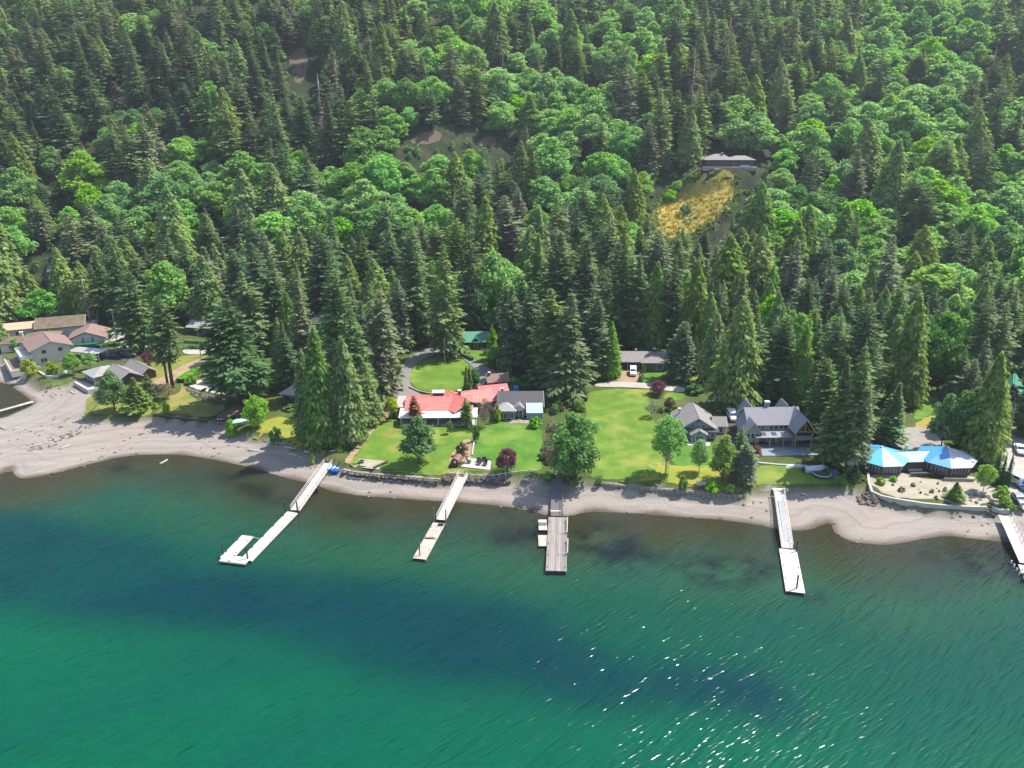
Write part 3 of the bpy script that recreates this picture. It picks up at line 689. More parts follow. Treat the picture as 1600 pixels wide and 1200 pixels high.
class House:
    def __init__(s, name, label, px, py, yaw=0.0, cat='house', dz=0.0, sc=1.0):
        p = G(px, py); s.r = thing(name, label, cat, (p[0], p[1], p[2] + dz), math.radians(yaw)); s.last = None; s.r.scale = (sc, sc, sc)
    def _x(s, m, v):
        a, dx, dy = v[0]; c, q = math.cos(a), math.sin(a)
        m.v = [(x * c - y * q + dx, x * q + y * c + dy, z) for x, y, z in m.v]; return m
    def vol(s, x0, x1, y0, y1, h, rh, ax, rm, wm, o=.6, z0=-1.5, at=(0, 0, 0), th=.22, trim=None, roof='roof', open_=False):
        V = ((math.radians(at[0]), at[1], at[2]), x0, x1, y0, y1, h)
        W, R = MB(), MB()
        u0, u1, a0, a1 = (y0, y1, x0, x1) if ax == 'x' else (x0, x1, y0, y1)
        um = (u0 + u1) / 2; k = rh / ((u1 - u0) / 2)
        if not open_:
            W.ext([(u0, z0), (u1, z0), (u1, h), (um, h + rh), (u0, h)][::1], ax, a0, a1)
            s._x(W, V).build('wall', wm, s.r)
        P = (lambda a, u, z: (a, u, z)) if ax == 'x' else (lambda a, u, z: (u, a, z))
        for sg, ue in ((1, u0 - o), (-1, u1 + o)):
            ze = h - k * o + .03
            R.slab([P(a0 - o, ue, ze), P(a1 + o, ue, ze), P(a1 + o, um - sg * .03, h + rh + .03), P(a0 - o, um - sg * .03, h + rh + .03)], th)
        ro = s._x(R, V).build(roof, rm, s.r); s.last = ro
        if trim is not None:
            for aa in (a0 - o, a1 + o):
                T = MB()
                for ue in (u0 - o, u1 + o):
                    ze = h - k * o - .02; d = .06 if aa > (a0 + a1) / 2 else -.06
                    q = [P(aa, ue, ze), P(aa, um, h + rh - .02), P(aa, um, h + rh + th * 1.15), P(aa, ue, ze + th * 1.15)]
                    q2 = [P(aa + d, ue, ze), P(aa + d, um, h + rh - .02), P(aa + d, um, h + rh + th * 1.15), P(aa + d, ue, ze + th * 1.15)]
                    T.add(q + q2, [(0,1,2,3),(7,6,5,4),(0,4,5,1),(1,5,6,2),(2,6,7,3),(3,7,4,0)])
                s._x(T, V).build('gable_trim', trim, ro)
        return V
    def hip(s, x0, x1, y0, y1, h, rh, rm, wm, o=.7, z0=-1.5, at=(0, 0, 0), frac=None, box=True):
        V = ((math.radians(at[0]), at[1], at[2]), x0, x1, y0, y1, h)
        if box: s._x(MB().box(x0, x1, y0, y1, z0, h), V).build('wall', wm, s.r)
        X0, X1, Y0, Y1 = x0 - o, x1 + o, y0 - o, y1 + o
        w, d = X1 - X0, Y1 - Y0; ym, xm = (Y0 + Y1) / 2, (X0 + X1) / 2
        if w >= d: q = d / 2 if frac is None else frac; A, B = (X0 + q, ym), (X1 - q, ym)
        else: q = w / 2 if frac is None else frac; A, B = (xm, Y0 + q), (xm, Y1 - q)
        b = h + .02; e = h + .2; t = h + rh
        v = [(X0,Y0,b),(X1,Y0,b),(X1,Y1,b),(X0,Y1,b),(X0,Y0,e),(X1,Y0,e),(X1,Y1,e),(X0,Y1,e),(*A,t),(*B,t)]
        f = [(3,2,1,0),(0,1,5,4),(1,2,6,5),(2,3,7,6),(3,0,4,7)]
        f += [(4,5,9,8),(6,7,8,9),(7,4,8),(5,6,9)] if w >= d else [(4,5,8),(6,7,9),(5,6,9,8),(7,4,8,9)]
        s.last = s._x(MB().add(v, f), V).build('roof', rm, s.r); return V
    def shed(s, x0, x1, y0, y1, hf, hb, rm, o=.3, th=.18, at=(0, 0, 0), name='porch_roof'):
        V = ((math.radians(at[0]), at[1], at[2]), x0, x1, y0, y1, hf)
        k = (hb - hf) / (y1 - y0)
        m = MB().slab([(x0 - o, y0 - o, hf - k * o), (x1 + o, y0 - o, hf - k * o), (x1 + o, y1, hb), (x0 - o, y1, hb)], th)
        s.last = s._x(m, V).build(name, rm, s.r); return V
    def win(s, V, face, u, z, w, h, fm=None, gm=None, name='window'):
        fm = fm or WHITE; gm = gm or GLASS; _, x0, x1, y0, y1, H_ = V
        def bar(m, ua, ub, za, zb, dp, back=.05):
            if face == 'f': m.box(ua, ub, y0 - dp, y0 + back, za, zb)
            elif face == 'b': m.box(ua, ub, y1 - back, y1 + dp, za, zb)
            elif face == 'r': m.box(x1 - back, x1 + dp, ua, ub, za, zb)
            else: m.box(x0 - dp, x0 + back, ua, ub, za, zb)
        m = MB(); bar(m, u - w / 2, u + w / 2, z, z + h, .05); g = s._x(m, V).build(name, gm, s.r)
        m = MB(); t = .12
        bar(m, u - w/2 - t, u + w/2 + t, z - t, z, .09); bar(m, u - w/2 - t, u + w/2 + t, z + h, z + h + t, .09)
        bar(m, u - w/2 - t, u - w/2, z, z + h, .09); bar(m, u + w/2, u + w/2 + t, z, z + h, .09)
        if w > 1.5: bar(m, u - .05, u + .05, z, z + h, .085)
        s._x(m, V).build('frame', fm, g); return g
    def door(s, V, face, u, w=1.0, h=2.1, z=0.0, mt=None, name='door'):
        g = s.win(V, face, u, z, w, h, WHITE, mt or BROWNW, name); return g
    def box(s, name, mt, x0, x1, y0, y1, z0, z1, at=(0, 0, 0), parent=None):
        return s._x(MB().box(x0, x1, y0, y1, z0, z1), ((math.radians(at[0]), at[1], at[2]),)).build(name, mt, parent or s.r)
    def chimney(s, x, y, z0, z1, w=.8, mt=None):
        o = s.box('chimney', mt or STONE, x - w/2, x + w/2, y - w/2, y + w/2, z0, z1, parent=s.last)
        s.box('chimney_cap', WHITE, x - w/2 - .12, x + w/2 + .12, y - w/2 - .12, y + w/2 + .12, z1 + .003, z1 + .2, parent=s.r); return o
    def posts(s, pts, z0, z1, mt, w=.22, name='post'):
        for x, y in pts: s.box(name, mt, x - w/2, x + w/2, y - w/2, y + w/2, z0, z1)
    def sky(s, V, ax, x, d, w, l):
        """skylight lying on the front slope of a gable with its ridge along x"""
        pass
# --- red roofed long house
H = House('long_house', 'long low house with red metal roof and white porch', 683, 665, 1)
v = H.vol(-7.5, 8, 3.6, 13, 2.9, 1.5, 'x', RED, GREYW, .7, trim=WHITE)
ro = H.last
H.box('roof_vent_box', BROWNW, -1.6, 1.2, 8.6, 10.4, 3.6, 5.3, parent=ro)
H.box('roof_vent_cap', WHITE, -1.8, 1.4, 8.4, 10.6, 5.303, 5.45, parent=ro)
H.chimney(5.2, 9.4, 3.4, 5.6, .7, BROWNW)
p = H.shed(-9, 9.6, 0, 4.2, 2.15, 2.85, WHITE, .35)
for i, x in enumerate(np.linspace(-8.8, 9.4, 7)): H.box('porch_post', WHITE, x - .1, x + .1, .05, .25, -.8, 2.1)
for x in (-6.6, -3.4, -.2, 2.9, 5.9): H.win(v, 'f', x, .5, 2.5, 1.6, WHITE, mat('blue_glass', (.03, .05, .16), .1, .3, .6, 0, 0, .6))
H.box('porch_floor', CONC, -9, 9.6, -.3, 3.55, -1.2, .12)
H.vol(-5, 5, 0, 9, 2.9, 1.6, 'x', RED, GREYW, .6, at=(26, 9.6, 7.4), trim=WHITE)
v2 = H.vol(-4, 4, 0, 8, 3.0, 1.7, 'y', RED, BROWNW, .7, at=(38, 7.4, 4.6), trim=WHITE)
H.vol(-3.4, 3.4, 0, 7.5, 2.9, 1.9, 'x', REDD, BROWNW, .6, at=(14, 14.4, 11.8))
H.box('carport_roof', mat('pink_flat_roof', srgb(190,152,142), .85, .1, .6), -10.8, -7.6, 5, 13, 2.7, 2.95)
H.posts([(-10.5, 5.3), (-10.5, 12.6)], -.8, 2.7, WHITE)
# --- grey cottage with sunroom
H = House('grey_cottage', 'small grey roofed cottage with white sunroom', 814, 656, 1)
v = H.vol(-5.4, 5.4, 2.4, 10.4, 2.8, 2.3, 'x', DSH, WHITE, .5, trim=WHITE)
ro = H.last
for x in (2.2, 4.0):
    H.box('skylight', WHITE, x - .35, x + .35, 4.6, 5.4, 4.0, 4.36, parent=ro)
w2 = H.hip(-6.0, -1.6, -.2, 4.6, 2.4, 1.4, PALER, DARKW, .5)
H.win(w2, 'f', -4.4, .5, 1.9, 1.4); H.win(w2, 'f', -2.3, .6, .9, 1.4)
d = H.vol(-1.6, .6, 1.0, 5.2, 2.7, .8, 'y', GSH, WHITE, .25, trim=WHITE)
H.door(d, 'f', -.5, 1.7, 2.1, 0, GLASS)
H.box('sunroom_wall', BLUEG, 1.4, 5.4, .2, 2.38, -1.5, 1.7)
sl = MB().slab([(1.3, 0, 1.75), (5.5, 0, 1.75), (5.5, 2.5, 3.5), (1.3, 2.5, 3.5)], .12).build('sunroom_roof', mat('pale_glazing', srgb(176,198,206), .2, .05, .6, 0, 0, .6), H.r)
for x in np.linspace(1.4, 5.4, 6): MB().slab([(x-.05, -.02, 1.88), (x+.05, -.02, 1.88), (x+.05, 2.5, 3.63), (x-.05, 2.5, 3.63)], .05).build('glazing_bar', WHITE, sl)
H.box('terrace', STONE, -3.0, 4.2, -2.6, -.25, -1.2, .12)
H.chimney(-4.6, 8, 3.5, 5.4, .6)
# --- brown cabin behind the red roof
H = House('cabin', 'small brown roofed cabin behind the red roof', 779, 610, 12)
v = H.vol(-2.6, 2.6, 0, 5, 2.6, 1.3, 'x', BRICKR, DARKW, .5, trim=WHITE); H.win(v, 'f', .4, .9, 1.2, 1.0); H.chimney(-2.2, 2, 2.6, 4.6, .5, BROWNW)
# --- green roofed house by the oval drive
H = House('green_roofed_house', 'wood house with green metal roof behind the oval drive', 742, 546, 3)
v = H.vol(-4, 4.2, 1.6, 8, 2.7, 1.6, 'x', GREENR, BROWNW, .6)
d = H.vol(-.6, 1.4, .6, 3, 2.6, .9, 'y', GREENR, BROWNW, .3)
H.win(v, 'f', -2.4, .8, 1.6, 1.3, TIMB); H.win(v, 'f', 3, .8, 1.4, 1.3, TIMB); H.door(d, 'f', .4, 1, 2.0)
H.box('patio_step', CONC, 1.6, 4.6, -.8, 1.5, -.6, .12); H.posts([(-3.8, .4), (-1.4, .4), (2, .4), (4, .4)], -.5, 2.35, TIMB)
H.shed(-4, 4.2, .2, 1.9, 2.3, 2.8, GREENR, .3)
H = House('shed', 'brown roofed shed behind the green roof', 748, 524, -6, 'shed')
v = H.vol(-2.6, 2.6, 0, 4.5, 2.4, 1.2, 'x', BRICKR, BROWNW, .4); H.door(v, 'f', 0, 1.2, 2)
# --- low grey house with the van
H = House('ranch_house', 'low grey roofed house with open carport beside a white van', 1008, 581, -1)
v = H.vol(-8.6, 6.5, 2.2, 11, 2.5, 1.5, 'x', GSH, DARKW, .7)
ro = H.last
w2 = H.hip(-.8, 6.5, .6, 8, 2.5, 1.5, GSH, OLIVE, .6)
H.win(w2, 'f', 1.6, .5, 2.2, 1.5, OLIVE); H.win(w2, 'f', 4.3, .5, 1.6, 1.5, WHITE); H.win(w2, 'f', 5.8, .5, .8, 1.5, WHITE)
H.posts([(-8.4, 1.9), (-5.0, 1.9), (-1.6, 1.9)], -.6, 2.2, OLIVE); H.door(v, 'f', -4.8, 4.6, 2.1, -.05, mat('painted_carport_shade', srgb(40,38,38), .9), 'garage_door_or_shade_panel')  # no door here: dark panel paints the shade inside the open carport
H.last = ro; H.chimney(3.4, 6.4, 3, 5, .7, DARKW); H.chimney(-2.0, 7, 3.4, 4.5, .3, WHITE)
# --- blue grey gabled house
H = House('gabled_house', 'blue grey house with big front gable and white trim', 1091, 690, -3, sc=.78)
v = H.vol(-5.6, 5.6, 2.6, 15.5, 3.0, 3.6, 'y', GSH, BLUEG, .7, trim=WHITE)
m = H.last
for x in (-1.6, 1.6): H.win(v, 'f', x, 3.7, 1.1, .8)
H.box('gable_vent', DARKW, -.35, .35, 2.5, 2.7, 5.4, 5.8)
H.shed(-6.0, 6.0, 1.4, 2.6, 2.7, 3.3, DSH, .25, name='lower_roof')
w = H.box('front_wall', BLUEG, -5.6, 5.6, 1.9, 2.59, -1.5, 2.75)
F = ((0, 0, 0), -5.6, 5.6, 1.9, 3, 2.7)
for x in (-4.6, 3.2, 4.4): H.win(F, 'f', x, .7, .9, 1.4)
b = H.vol(-2.3, 2.3, -.6, 2.2, 2.5, 1.25, 'y', GSH, BLUEG, .35, trim=WHITE)
H.win(b, 'f', .1, .5, 2.1, 1.5); H.win(b, 'f', -1.6, .5, .6, 1.5); H.win(b, 'l', .6, .5, 1.2, 1.5); H.win(b, 'r', .6, .5, 1.2, 1.5)
H.box('gable_vent', DARKW, -.3, .3, -.72, -.5, 2.95, 3.2)
v3 = H.vol(5.7, 9.2, 6, 12, 2.8, 1.7, 'x', GSH, WHITE, .5, trim=WHITE); H.win(v3, 'f', 7.4, .8, 1.6, 1.3)
H.box('terrace', CONC, -3.6, 3.4, -3.2, -.65, -1.0, .1); H.last = m; H.chimney(-4.2, 12.5, 3.8, 5.6, .6, WHITE)
# --- timber lodge
H = House('timber_lodge', 'large timber framed lodge with slate grey gables', 1212, 699, 2, sc=.76); H.r.scale.z = .88
LW = GREYW
v = H.vol(-7.4, 8.4, 4.2, 13.2, 5.2, 3.0, 'x', LODGER, LW, .6, trim=WHITE)
ro = H.last
for x in (-4.6, -3.2): H.win(v, 'f', x, 3.7, 1.2, 1.1)
for x in (-.4, 1.1, 2.6, 4.1): H.win(v, 'f', x, 3.7, 1.25, 1.1)
H.shed(-6.4, 5.2, .2, 4.2, 2.75, 3.5, LODGER, .3)
sh_ = H.last
for x in (-3.6, -.4, 2.6):
    k = .75 / 4; MB().slab([(x-.7, 1.0, 2.96 + .8*k), (x+.7, 1.0, 2.96 + .8*k), (x+.7, 2.3, 2.96 + 2.1*k), (x-.7, 2.3, 2.96 + 2.1*k)], .12).build('skylight', GLASS, sh_)
g = H.vol(-9.2, -4.8, 1.2, 9.5, 4.0, 2.6, 'y', LODGER, LW, .5, trim=WHITE)
for x in (-8.3, -7.0, -5.7): H.win(g, 'f', x, 2.2, .95, 1.4)
H.box('lower_wall', mat('stone_plinth', srgb(72,76,80), .9, .2, 1), -9.1, -4.9, 1.1, 1.19, -1.5, 1.2)
H.vol(-7.4, -2.6, 10, 16.5, 4.2, 3.8, 'y', LODGER, LW, .5, trim=WHITE)
H.vol(4.2, 8.6, 11, 16, 5.0, 3.2, 'y', LODGER, LW, .4)
g2 = H.vol(5.0, 10.6, -1.4, 9.0, 5.0, 3.3, 'y', LODGER, LW, .5, open_=True, trim=WHITE)
H.box('rear_wall', LW, 5.2, 10.4, 4.3, 8.9, -1.5, 5.0)
H.win(((0,0,0), 5.2, 10.4, 4.3, 9, 5), 'f', 7.8, 2.9, 3.2, 1.7); H.door(((0,0,0), 5.2, 10.4, 4.3, 9, 5), 'f', 7.8, 3.0, 2.1, 0, GLASS, 'patio_door')
for x in (5.3, 10.3):
    H.box('timber_post', TIMB, x - .2, x + .2, -1.3, -.9, -.8, 5.0)
tr = MB(); tr.obox((5.2, -1.2, 5.0), (10.4, -1.2, 5.0), .3, -.35, -.02); tr.tube((7.8, -1.2, 4.9), (7.8, -1.2, 8.0), .15, .15, 6)
tr.tube((6.3, -1.2, 5.0), (7.8, -1.2, 6.9), .12, .12, 6); tr.tube((9.3, -1.2, 5.0), (7.8, -1.2, 6.9), .12, .12, 6); tr.build('gable_truss', TIMB, H.r)
H.box('balcony_floor', LODGER, 5.0, 10.6, -1.5, 4.25, 2.5, 2.75)
H.box('balcony_rail', mat('grey_rail', srgb(120,122,128), .6), 5.45, 10.15, -1.42, -1.34, 2.76, 3.7)
for x in (-6.2, -1.9, 2.2, 5.0):
    H.box('timber_post', TIMB, x - .18, x + .18, .1, .46, -.8, 2.72)
    b = MB(); b.tube((x, .28, 1.7), (x - .9, .28, 2.65), .09, .09, 5); b.tube((x, .28, 1.7), (x + .9, .28, 2.65), .09, .09, 5); b.build('knee_brace', TIMB, H.r)
for x in (-4.4, -1.2, 1.4): H.win(v, 'f', x, .2, 2.0, 1.9)
H.last = ro; H.chimney(-.6, 9.5, 7.0, 9.6, 1.3, BLUEG)
H.box('terrace', mat('blue_grey_paving', srgb(116,128,134), .8, .12, .8), -6.6, 12.4, -6.0, 4.1, -1.4, .1)
H.box('terrace_step', CONC, -9.6, 11.4, -7.4, -6.02, -1.6, -.25)
H.box('terrace_step', DECK, -1, 6, -8.6, -7.42, -1.8, -.6)
# --- twin octagon house with blue roof
H = House('octagon_house', 'house of two octagons under patchy blue roofs', 1438, 744, 4)
def octagon(cx, cy, R, h, rh, faces_mats, wm):
    P = [(cx + R * math.cos(math.pi / 8 + k * math.pi / 4), cy + R * math.sin(math.pi / 8 + k * math.pi / 4)) for k in range(8)]
    H_ = MB().prism(P, -1.5, h).build('wall', wm, H.r)
    Q = [(cx + (R + .9) * math.cos(math.pi / 8 + k * math.pi / 4), cy + (R + .9) * math.sin(math.pi / 8 + k * math.pi / 4)) for k in range(8)]
    for k in range(8):
        a, b = Q[k], Q[(k + 1) % 8]
        MB().slab([(a[0], a[1], h + .02), (b[0], b[1], h + .02), (cx, cy, h + rh)], .16).build('roof_panel', faces_mats[k], H.r)
    for k in (3, 4, 5, 6, 7):
        a = np.array(P[k]); b = np.array(P[(k + 1) % 8]); n = (a + b) / 2 - np.array([cx, cy]); n = n / np.hypot(*n) * .05
        A = a + (b - a) * .14 + n; B = b + (a - b) * .14 + n
        g = MB().obox((*A, 0), (*B, 0), .08, .7, 2.1).build('window', GLASS, H.r)
        fr_ = MB()
        for t in np.linspace(0, 1, 5): q = A + (B - A) * t + n * .6; fr_.box(q[0]-.07, q[0]+.07, q[1]-.07, q[1]+.07, .66, 2.16)
        fr_.build('frame', GREYW, g)
B1, B2, T1 = BLUER, BLUED, TAUPE
octagon(-6.6, 5.2, 5.0, 2.5, 2.1, [B1, B1, B2, B1, mat('turquoise_roof', srgb(40,156,170), .5, .08, .5), mat('pale_blue_roof', srgb(60,144,182), .5, .08, .5), B1, B1], BROWNW)
octagon(7.4, 3.6, 5.2, 2.5, 2.2, [T1, B1, B1, B1, B2, T1, T1, T1], BROWNW)
H.vol(-3.4, 4.0, 2.6, 7.0, 2.4, 1.0, 'x', B1, BROWNW, .5)
H.box('terrace', CONC, -6.5, 5.2, -2.6, 2.5, -1.5, -.2)
H.box('window_bench', WHITE, -1.5, 1.6, 2.0, 2.5, .2, .55)
dk = MB()
dk.obox((3.6, -2.6, 0), (9.5, -3.6, 0), .14, -.3, .8); dk.obox((9.5, -3.6, 0), (13.4, -.6, 0), .14, -.3, .8); dk.obox((13.4, -.6, 0), (13.4, 3.6, 0), .14, -.3, .8); dk.build('deck_railing', mat('weathered_rail', srgb(150,140,128), .8), H.r)
MB().prism([(3.6, -2.5), (9.5, -3.5), (13.3, -.5), (13.3, 3.6), (8, 5), (3.6, 2)], -1.2, -.18).build('deck', DECK, H.r)
H.box('roof_vent', WHITE, 7.2, 7.6, 3.4, 3.8, 4.5, 5.1); H.box('roof_vent', WHITE, -6.8, -6.4, 5.0, 5.4, 4.5, 4.9)
H.box('chimney', WHITE, -.2, .3, 6.6, 7.0, 2.6, 4.3)
# --- hilltop house
H = House('hilltop_house', 'wide grey roofed house with dark walls on the hilltop', 1126, 263, -4)
H.r.location = (KX, KY - 7.0, kz)
v = H.hip(-11, 1.5, 1.2, 10, 3.0, 2.6, GSH, DARKW, .9)
v2 = H.hip(0, 11.5, 1.8, 9, 3.0, 1.9, GSH, DARKW, .9)
for x in (-9, -6.6, -4.2, -1.8): H.win(v, 'f', x, .7, 1.7, 1.6, DARKW)
for x in (3.4, 6.2, 9.2): H.win(v2, 'f', x, .7, 1.8, 1.6, DARKW)
H.win(v2, 'f', 1.4 + .6, .9, .8, 1.0, WHITE)
H.chimney(-3.2, 4.6, 4, 6.0, .8, DARKW)
H.box('deck', DECK, -12.5, 12.5, -1.6, 1.15, -1.6, .1); H.box('deck_railing', WHITE, 4.6, 9.0, -1.65, -1.55, .103, .9)
for x in np.linspace(-12, 12, 7): H.box('deck_post', BROWNW, x - .12, x + .12, -1.4, -1.16, -4.5, -1.603)
# --- steep green roofed house at the right edge
H = House('steep_roofed_house', 'steep green roofed chalet at the right edge', 1574, 644, -32)
v = H.vol(-3.2, 3.2, 0, 8, 3.4, 4.4, 'y', GREENR, DARKW, .7, trim=WHITE)
for x in (-1.6, 0, 1.6): H.win(v, 'f', x, 1.2, 1.1, 1.6)
H.win(v, 'f', 0, 4.6, 1.2, 1.0); H.box('balcony', WHITE, -3.2, 3.2, -1.3, -.02, .1, .6)
# --- pale gable in the trees far left
H = House('chalet', 'steep pale gabled chalet half hidden in the left woods', 80, 448, -24)
v = H.vol(-3, 3, 0, 9, 4.6, 3.8, 'y', mat('pale_metal_roof', srgb(170,172,178), .5, .06, .6), GREYW, .8, trim=WHITE)
for x in (-1.5, 0, 1.5): H.win(v, 'f', x, 2.9, 1.0, 1.5)
H.win(v, 'f', 0, 5.2, 1.2, 1.0); H.box('balcony', DARKW, -3.2, 3.2, -1.5, -.02, 1.9, 2.2)
# --- low grey house above the lane, left
H = House('ranch_house', 'low grey roofed house behind clipped hedges on the left', 318, 526, -14)
v = H.vol(-6.5, 4.5, 1.5, 8.5, 2.6, 1.3, 'x', PALER, DARKW, .7); w2 = H.vol(-1.6, 3.4, 6, 15, 2.6, 1.2, 'y', PALER, mat('brick_wall', srgb(130,92,78), .9, .15, 1.5), .6)
H.win(v, 'f', -4, .7, 1.8, 1.3, DARKW); H.win(v, 'f', -.5, .7, 1.8, 1.3, DARKW); H.win(v, 'f', 2.6, .7, 1.5, 1.3, DARKW); H.win(w2, 'r', 11, .8, 1.5, 1.2)
H.posts([(-6, .2), (-2.5, .2), (1, .2), (4, .2)], -.6, 2.0, DARKW)
# --- brown roofed house by the terrace
H = House('bungalow', 'dark bungalow with brown roof beside the pale terrace', 346, 610, -22)
v = H.hip(-8, -1.5, 3.0, 9, 2.6, 1.8, MOSS, DARKW, .7); w2 = H.hip(-1.6, 6.6, .6, 8, 2.6, 1.8, MOSS, DARKW, .7)
for x in (-6.8, -5.2, -3.6): H.win(v, 'f', x, .5, 1.0, 1.5)
for x in (-.4, 1.2, 2.8, 4.4): H.win(w2, 'f', x, .5, 1.1, 1.6)
# --- grey roofed cottage in the beachside woods
H = House('cottage', 'small cottage with grey hip roof in the beachside woods', 462, 634, -16)
v = H.hip(-4.4, 1.6, 1, 8, 2.5, 1.9, PALER, BROWNW, .7); w2 = H.vol(-.4, 4.4, 0, 7, 2.5, 1.7, 'y', GSH, BROWNW, .6)
H.win(v, 'f', -2.6, .6, 1.8, 1.3, DARKW); H.win(w2, 'f', 2, .6, 2.0, 1.4, DARKW)
H = House('forest_house', 'black roofed house buried in the left woods', 506, 518, -10)
v = H.vol(-4, 4, 0, 7, 3, 2.0, 'x', DSH, DARKW, .6); H.win(v, 'f', -1.5, .9, 1.6, 1.2); H.win(v, 'f', 2, .9, 1.4, 1.2)
# --- left edge cluster
H = House('outbuilding', 'long beige outbuilding with tan metal roof at the left edge', 20, 531, 22)
v = H.vol(-6.5, 6.5, 0, 7, 3.4, 1.3, 'x', TANR, CREAM, .5); H.win(v, 'f', -1.5, 1.5, .9, 1.0); H.win(v, 'f', 1.6, 1.5, .9, 1.0)
H.vol(6.6, 9.6, .5, 4.5, 2.4, .9, 'x', TANR, CREAM, .3)
H = House('bungalow', 'grey brown roofed bungalow between the tan roof and the balcony house', 36, 548, 18)
v = H.hip(-6, 2, 0, 7, 2.6, 1.5, MOSS, CREAM, .6); H.hip(0, 9.5, 3, 10, 2.6, 1.6, MOSS, CREAM, .6); H.win(v, 'f', -3, .8, 1.4, 1.2); H.chimney(-.5, 4, 3.2, 5.0, .8, CREAM)
H = House('balcony_house', 'white two storey house with red brown roof and balcony', 84, 566, 38)
v = H.vol(-5.2, 5.2, 0, 11, 4.8, 2.0, 'y', BRICKR, CREAM, .8, trim=WHITE)
v = ((0, 0, 0), -5.2, 5.2, 0, 11, 4.8)
for x in (-4, -2.3, -.6, 1.1, 2.8): H.win(v, 'l', 1.6 + (x + 4) * 1.25, 2.9, 1.2, 1.4)
for y in (2.5, 6.0): H.win(v, 'r', y, 3.4, .9, 1.1)
H.win(v, 'f', -2, 3.2, 1.2, 1.1); H.win(v, 'f', 2.4, 3.2, 1.2, 1.1); H.win(v, 'f', -2.4, .6, 1.6, 1.2)
H.box('balcony', WHITE, -8.4, -5.22, -.5, 11, 2.35, 2.6)
for y0_, y1_, x0_, x1_ in ((-.5, 11, -8.4, -8.3), (-.5, -.4, -8.3, -5.2), (10.9, 11, -8.3, -5.2)): H.box('balcony_rail', WHITE, x0_, x1_, y0_, y1_, 2.603, 3.5)
H.posts([(-8.1, y) for y in (-.2, 3.4, 7, 10.6)], -1, 2.35, WHITE)
H.box('terrace', BRICKR, -11.4, -5.3, -3, 11, -1.4, .15); H.box('terrace_wall', CREAM, -11.7, -11.42, -3.3, 11.3, -1.5, .5); H.box('terrace_wall', CREAM, -11.4, -4, -3.3, -3.02, -1.5, .5)
H = House('mossy_house', 'long white house under a dark mossy roof', 98, 526, 20)
v = H.vol(-7, 6.5, 0, 9, 3.6, 2.2, 'x', MOSS, WHITE, .8, trim=WHITE); H.door(v, 'f', 0, 2.6, 2.6, 0, WHITE, 'garage_door_or_shade_panel'); H.door(v, 'f', 4, 2.6, 2.6, 0, WHITE, 'garage_door_or_shade_panel'); H.win(v, 'f', -4, 1.0, 1.5, 1.2)
H.vol(7.2, 10.4, 2, 8, 2.6, 1.0, 'x', DSH, DARKW, .4)
H = House('garage', 'white double garage with brick red gable roof', 138, 543, 17)
v = H.vol(-5, 5, 0, 9.5, 3.2, 1.9, 'y', BRICKR, WHITE, .8, trim=DARKW); H.door(v, 'f', -2.6, 2.4, 2.3, 0, WHITE, 'garage_door_or_shade_panel'); H.door(v, 'f', .4, 2.4, 2.3, 0, WHITE, 'garage_door_or_shade_panel'); H.door(v, 'f', 3.2, 2.2, 2.3, 0, WHITE, 'garage_door_or_shade_panel')
for x in (-1.2, 1.6): H.box('timber_column', BROWNW, x - .2, x + .2, -.12, -.003, 0, 3.2)
H = House('carport', 'flat roofed carport beside the green skip', 132, 563, -14, 'carport')
H.box('roof', WHITE, 0, 5.4, 0, 4.5, 2.4, 2.6); H.box('roof', PALER, -6.2, -.1, .2, 5, 2.2, 2.4); H.posts([(.3, .3), (5.1, .3), (.3, 4.2), (5.1, 4.2), (-6, .5), (-6, 4.7)], -.8, 2.2, WHITE)
H = House('grey_cottage', 'low beach cottage with two grey roofs left of the bushy tree', 150, 603, -42)
v = H.hip(-7, 0, 0, 6.5, 2.5, 1.6, PALER, GREYW, .6); w2 = H.vol(-1, 8, 3.0, 9.5, 2.7, 1.7, 'x', GSH, BROWNW, .6, trim=WHITE); w3 = H.vol(-2.5, 7.6, 9.7, 14, 2.8, 1.4, 'x', GSH, BROWNW, .5, trim=WHITE)
for x in (-5.8, -4.2, -2.6, -1.0): H.win(v, 'f', x, .3, 1.1, 1.7)
H.box('terrace', CONC, -8, 2, -3, -.02, -1.2, .1)
# ---------------------------------------------------------------- docks
DOCKW = mat('pale_dock_boards', srgb(190,182,172), .8, .12, .5, .1, isl=.10)
DOCKO = mat('weathered_dock_boards', srgb(132,124,118), .9, .2, .5, .3, stretch=(3, .4, 1), isl=.22)
DOCKM = mat('tan_dock_boards', srgb(172,160,144), .85, .16, .5, .2, isl=.14)
PILE = mat('steel_pile', srgb(58,54,52), .6, .2, 1)
DARKF = mat('black_float', srgb(34,34,36), .7, .1, 1)
def planks(m, A, B, w, z, pl=.34, th=.10, along=False):
    A = np.array(A[:2], float); B = np.array(B[:2], float); d = B - A; L = np.hypot(*d); d /= L; n = np.array([-d[1], d[0]])
    if along:
        k = max(2, int(w / pl)); s = w / k
        for i in range(k):
            o = n * (-w / 2 + (i + .5) * s); m.obox(A + o, B + o, s - .035, z - th, z + .012 * ((i * 7) % 3 - 1))
    else:
        k = max(2, int(L / pl)); s = L / k
        for i in range(k):
            a = A + d * s * i; m.obox(a + d * .015, a + d * (s - .015), w, z - th, z + .008 * ((i * 5) % 3 - 1))
    return m
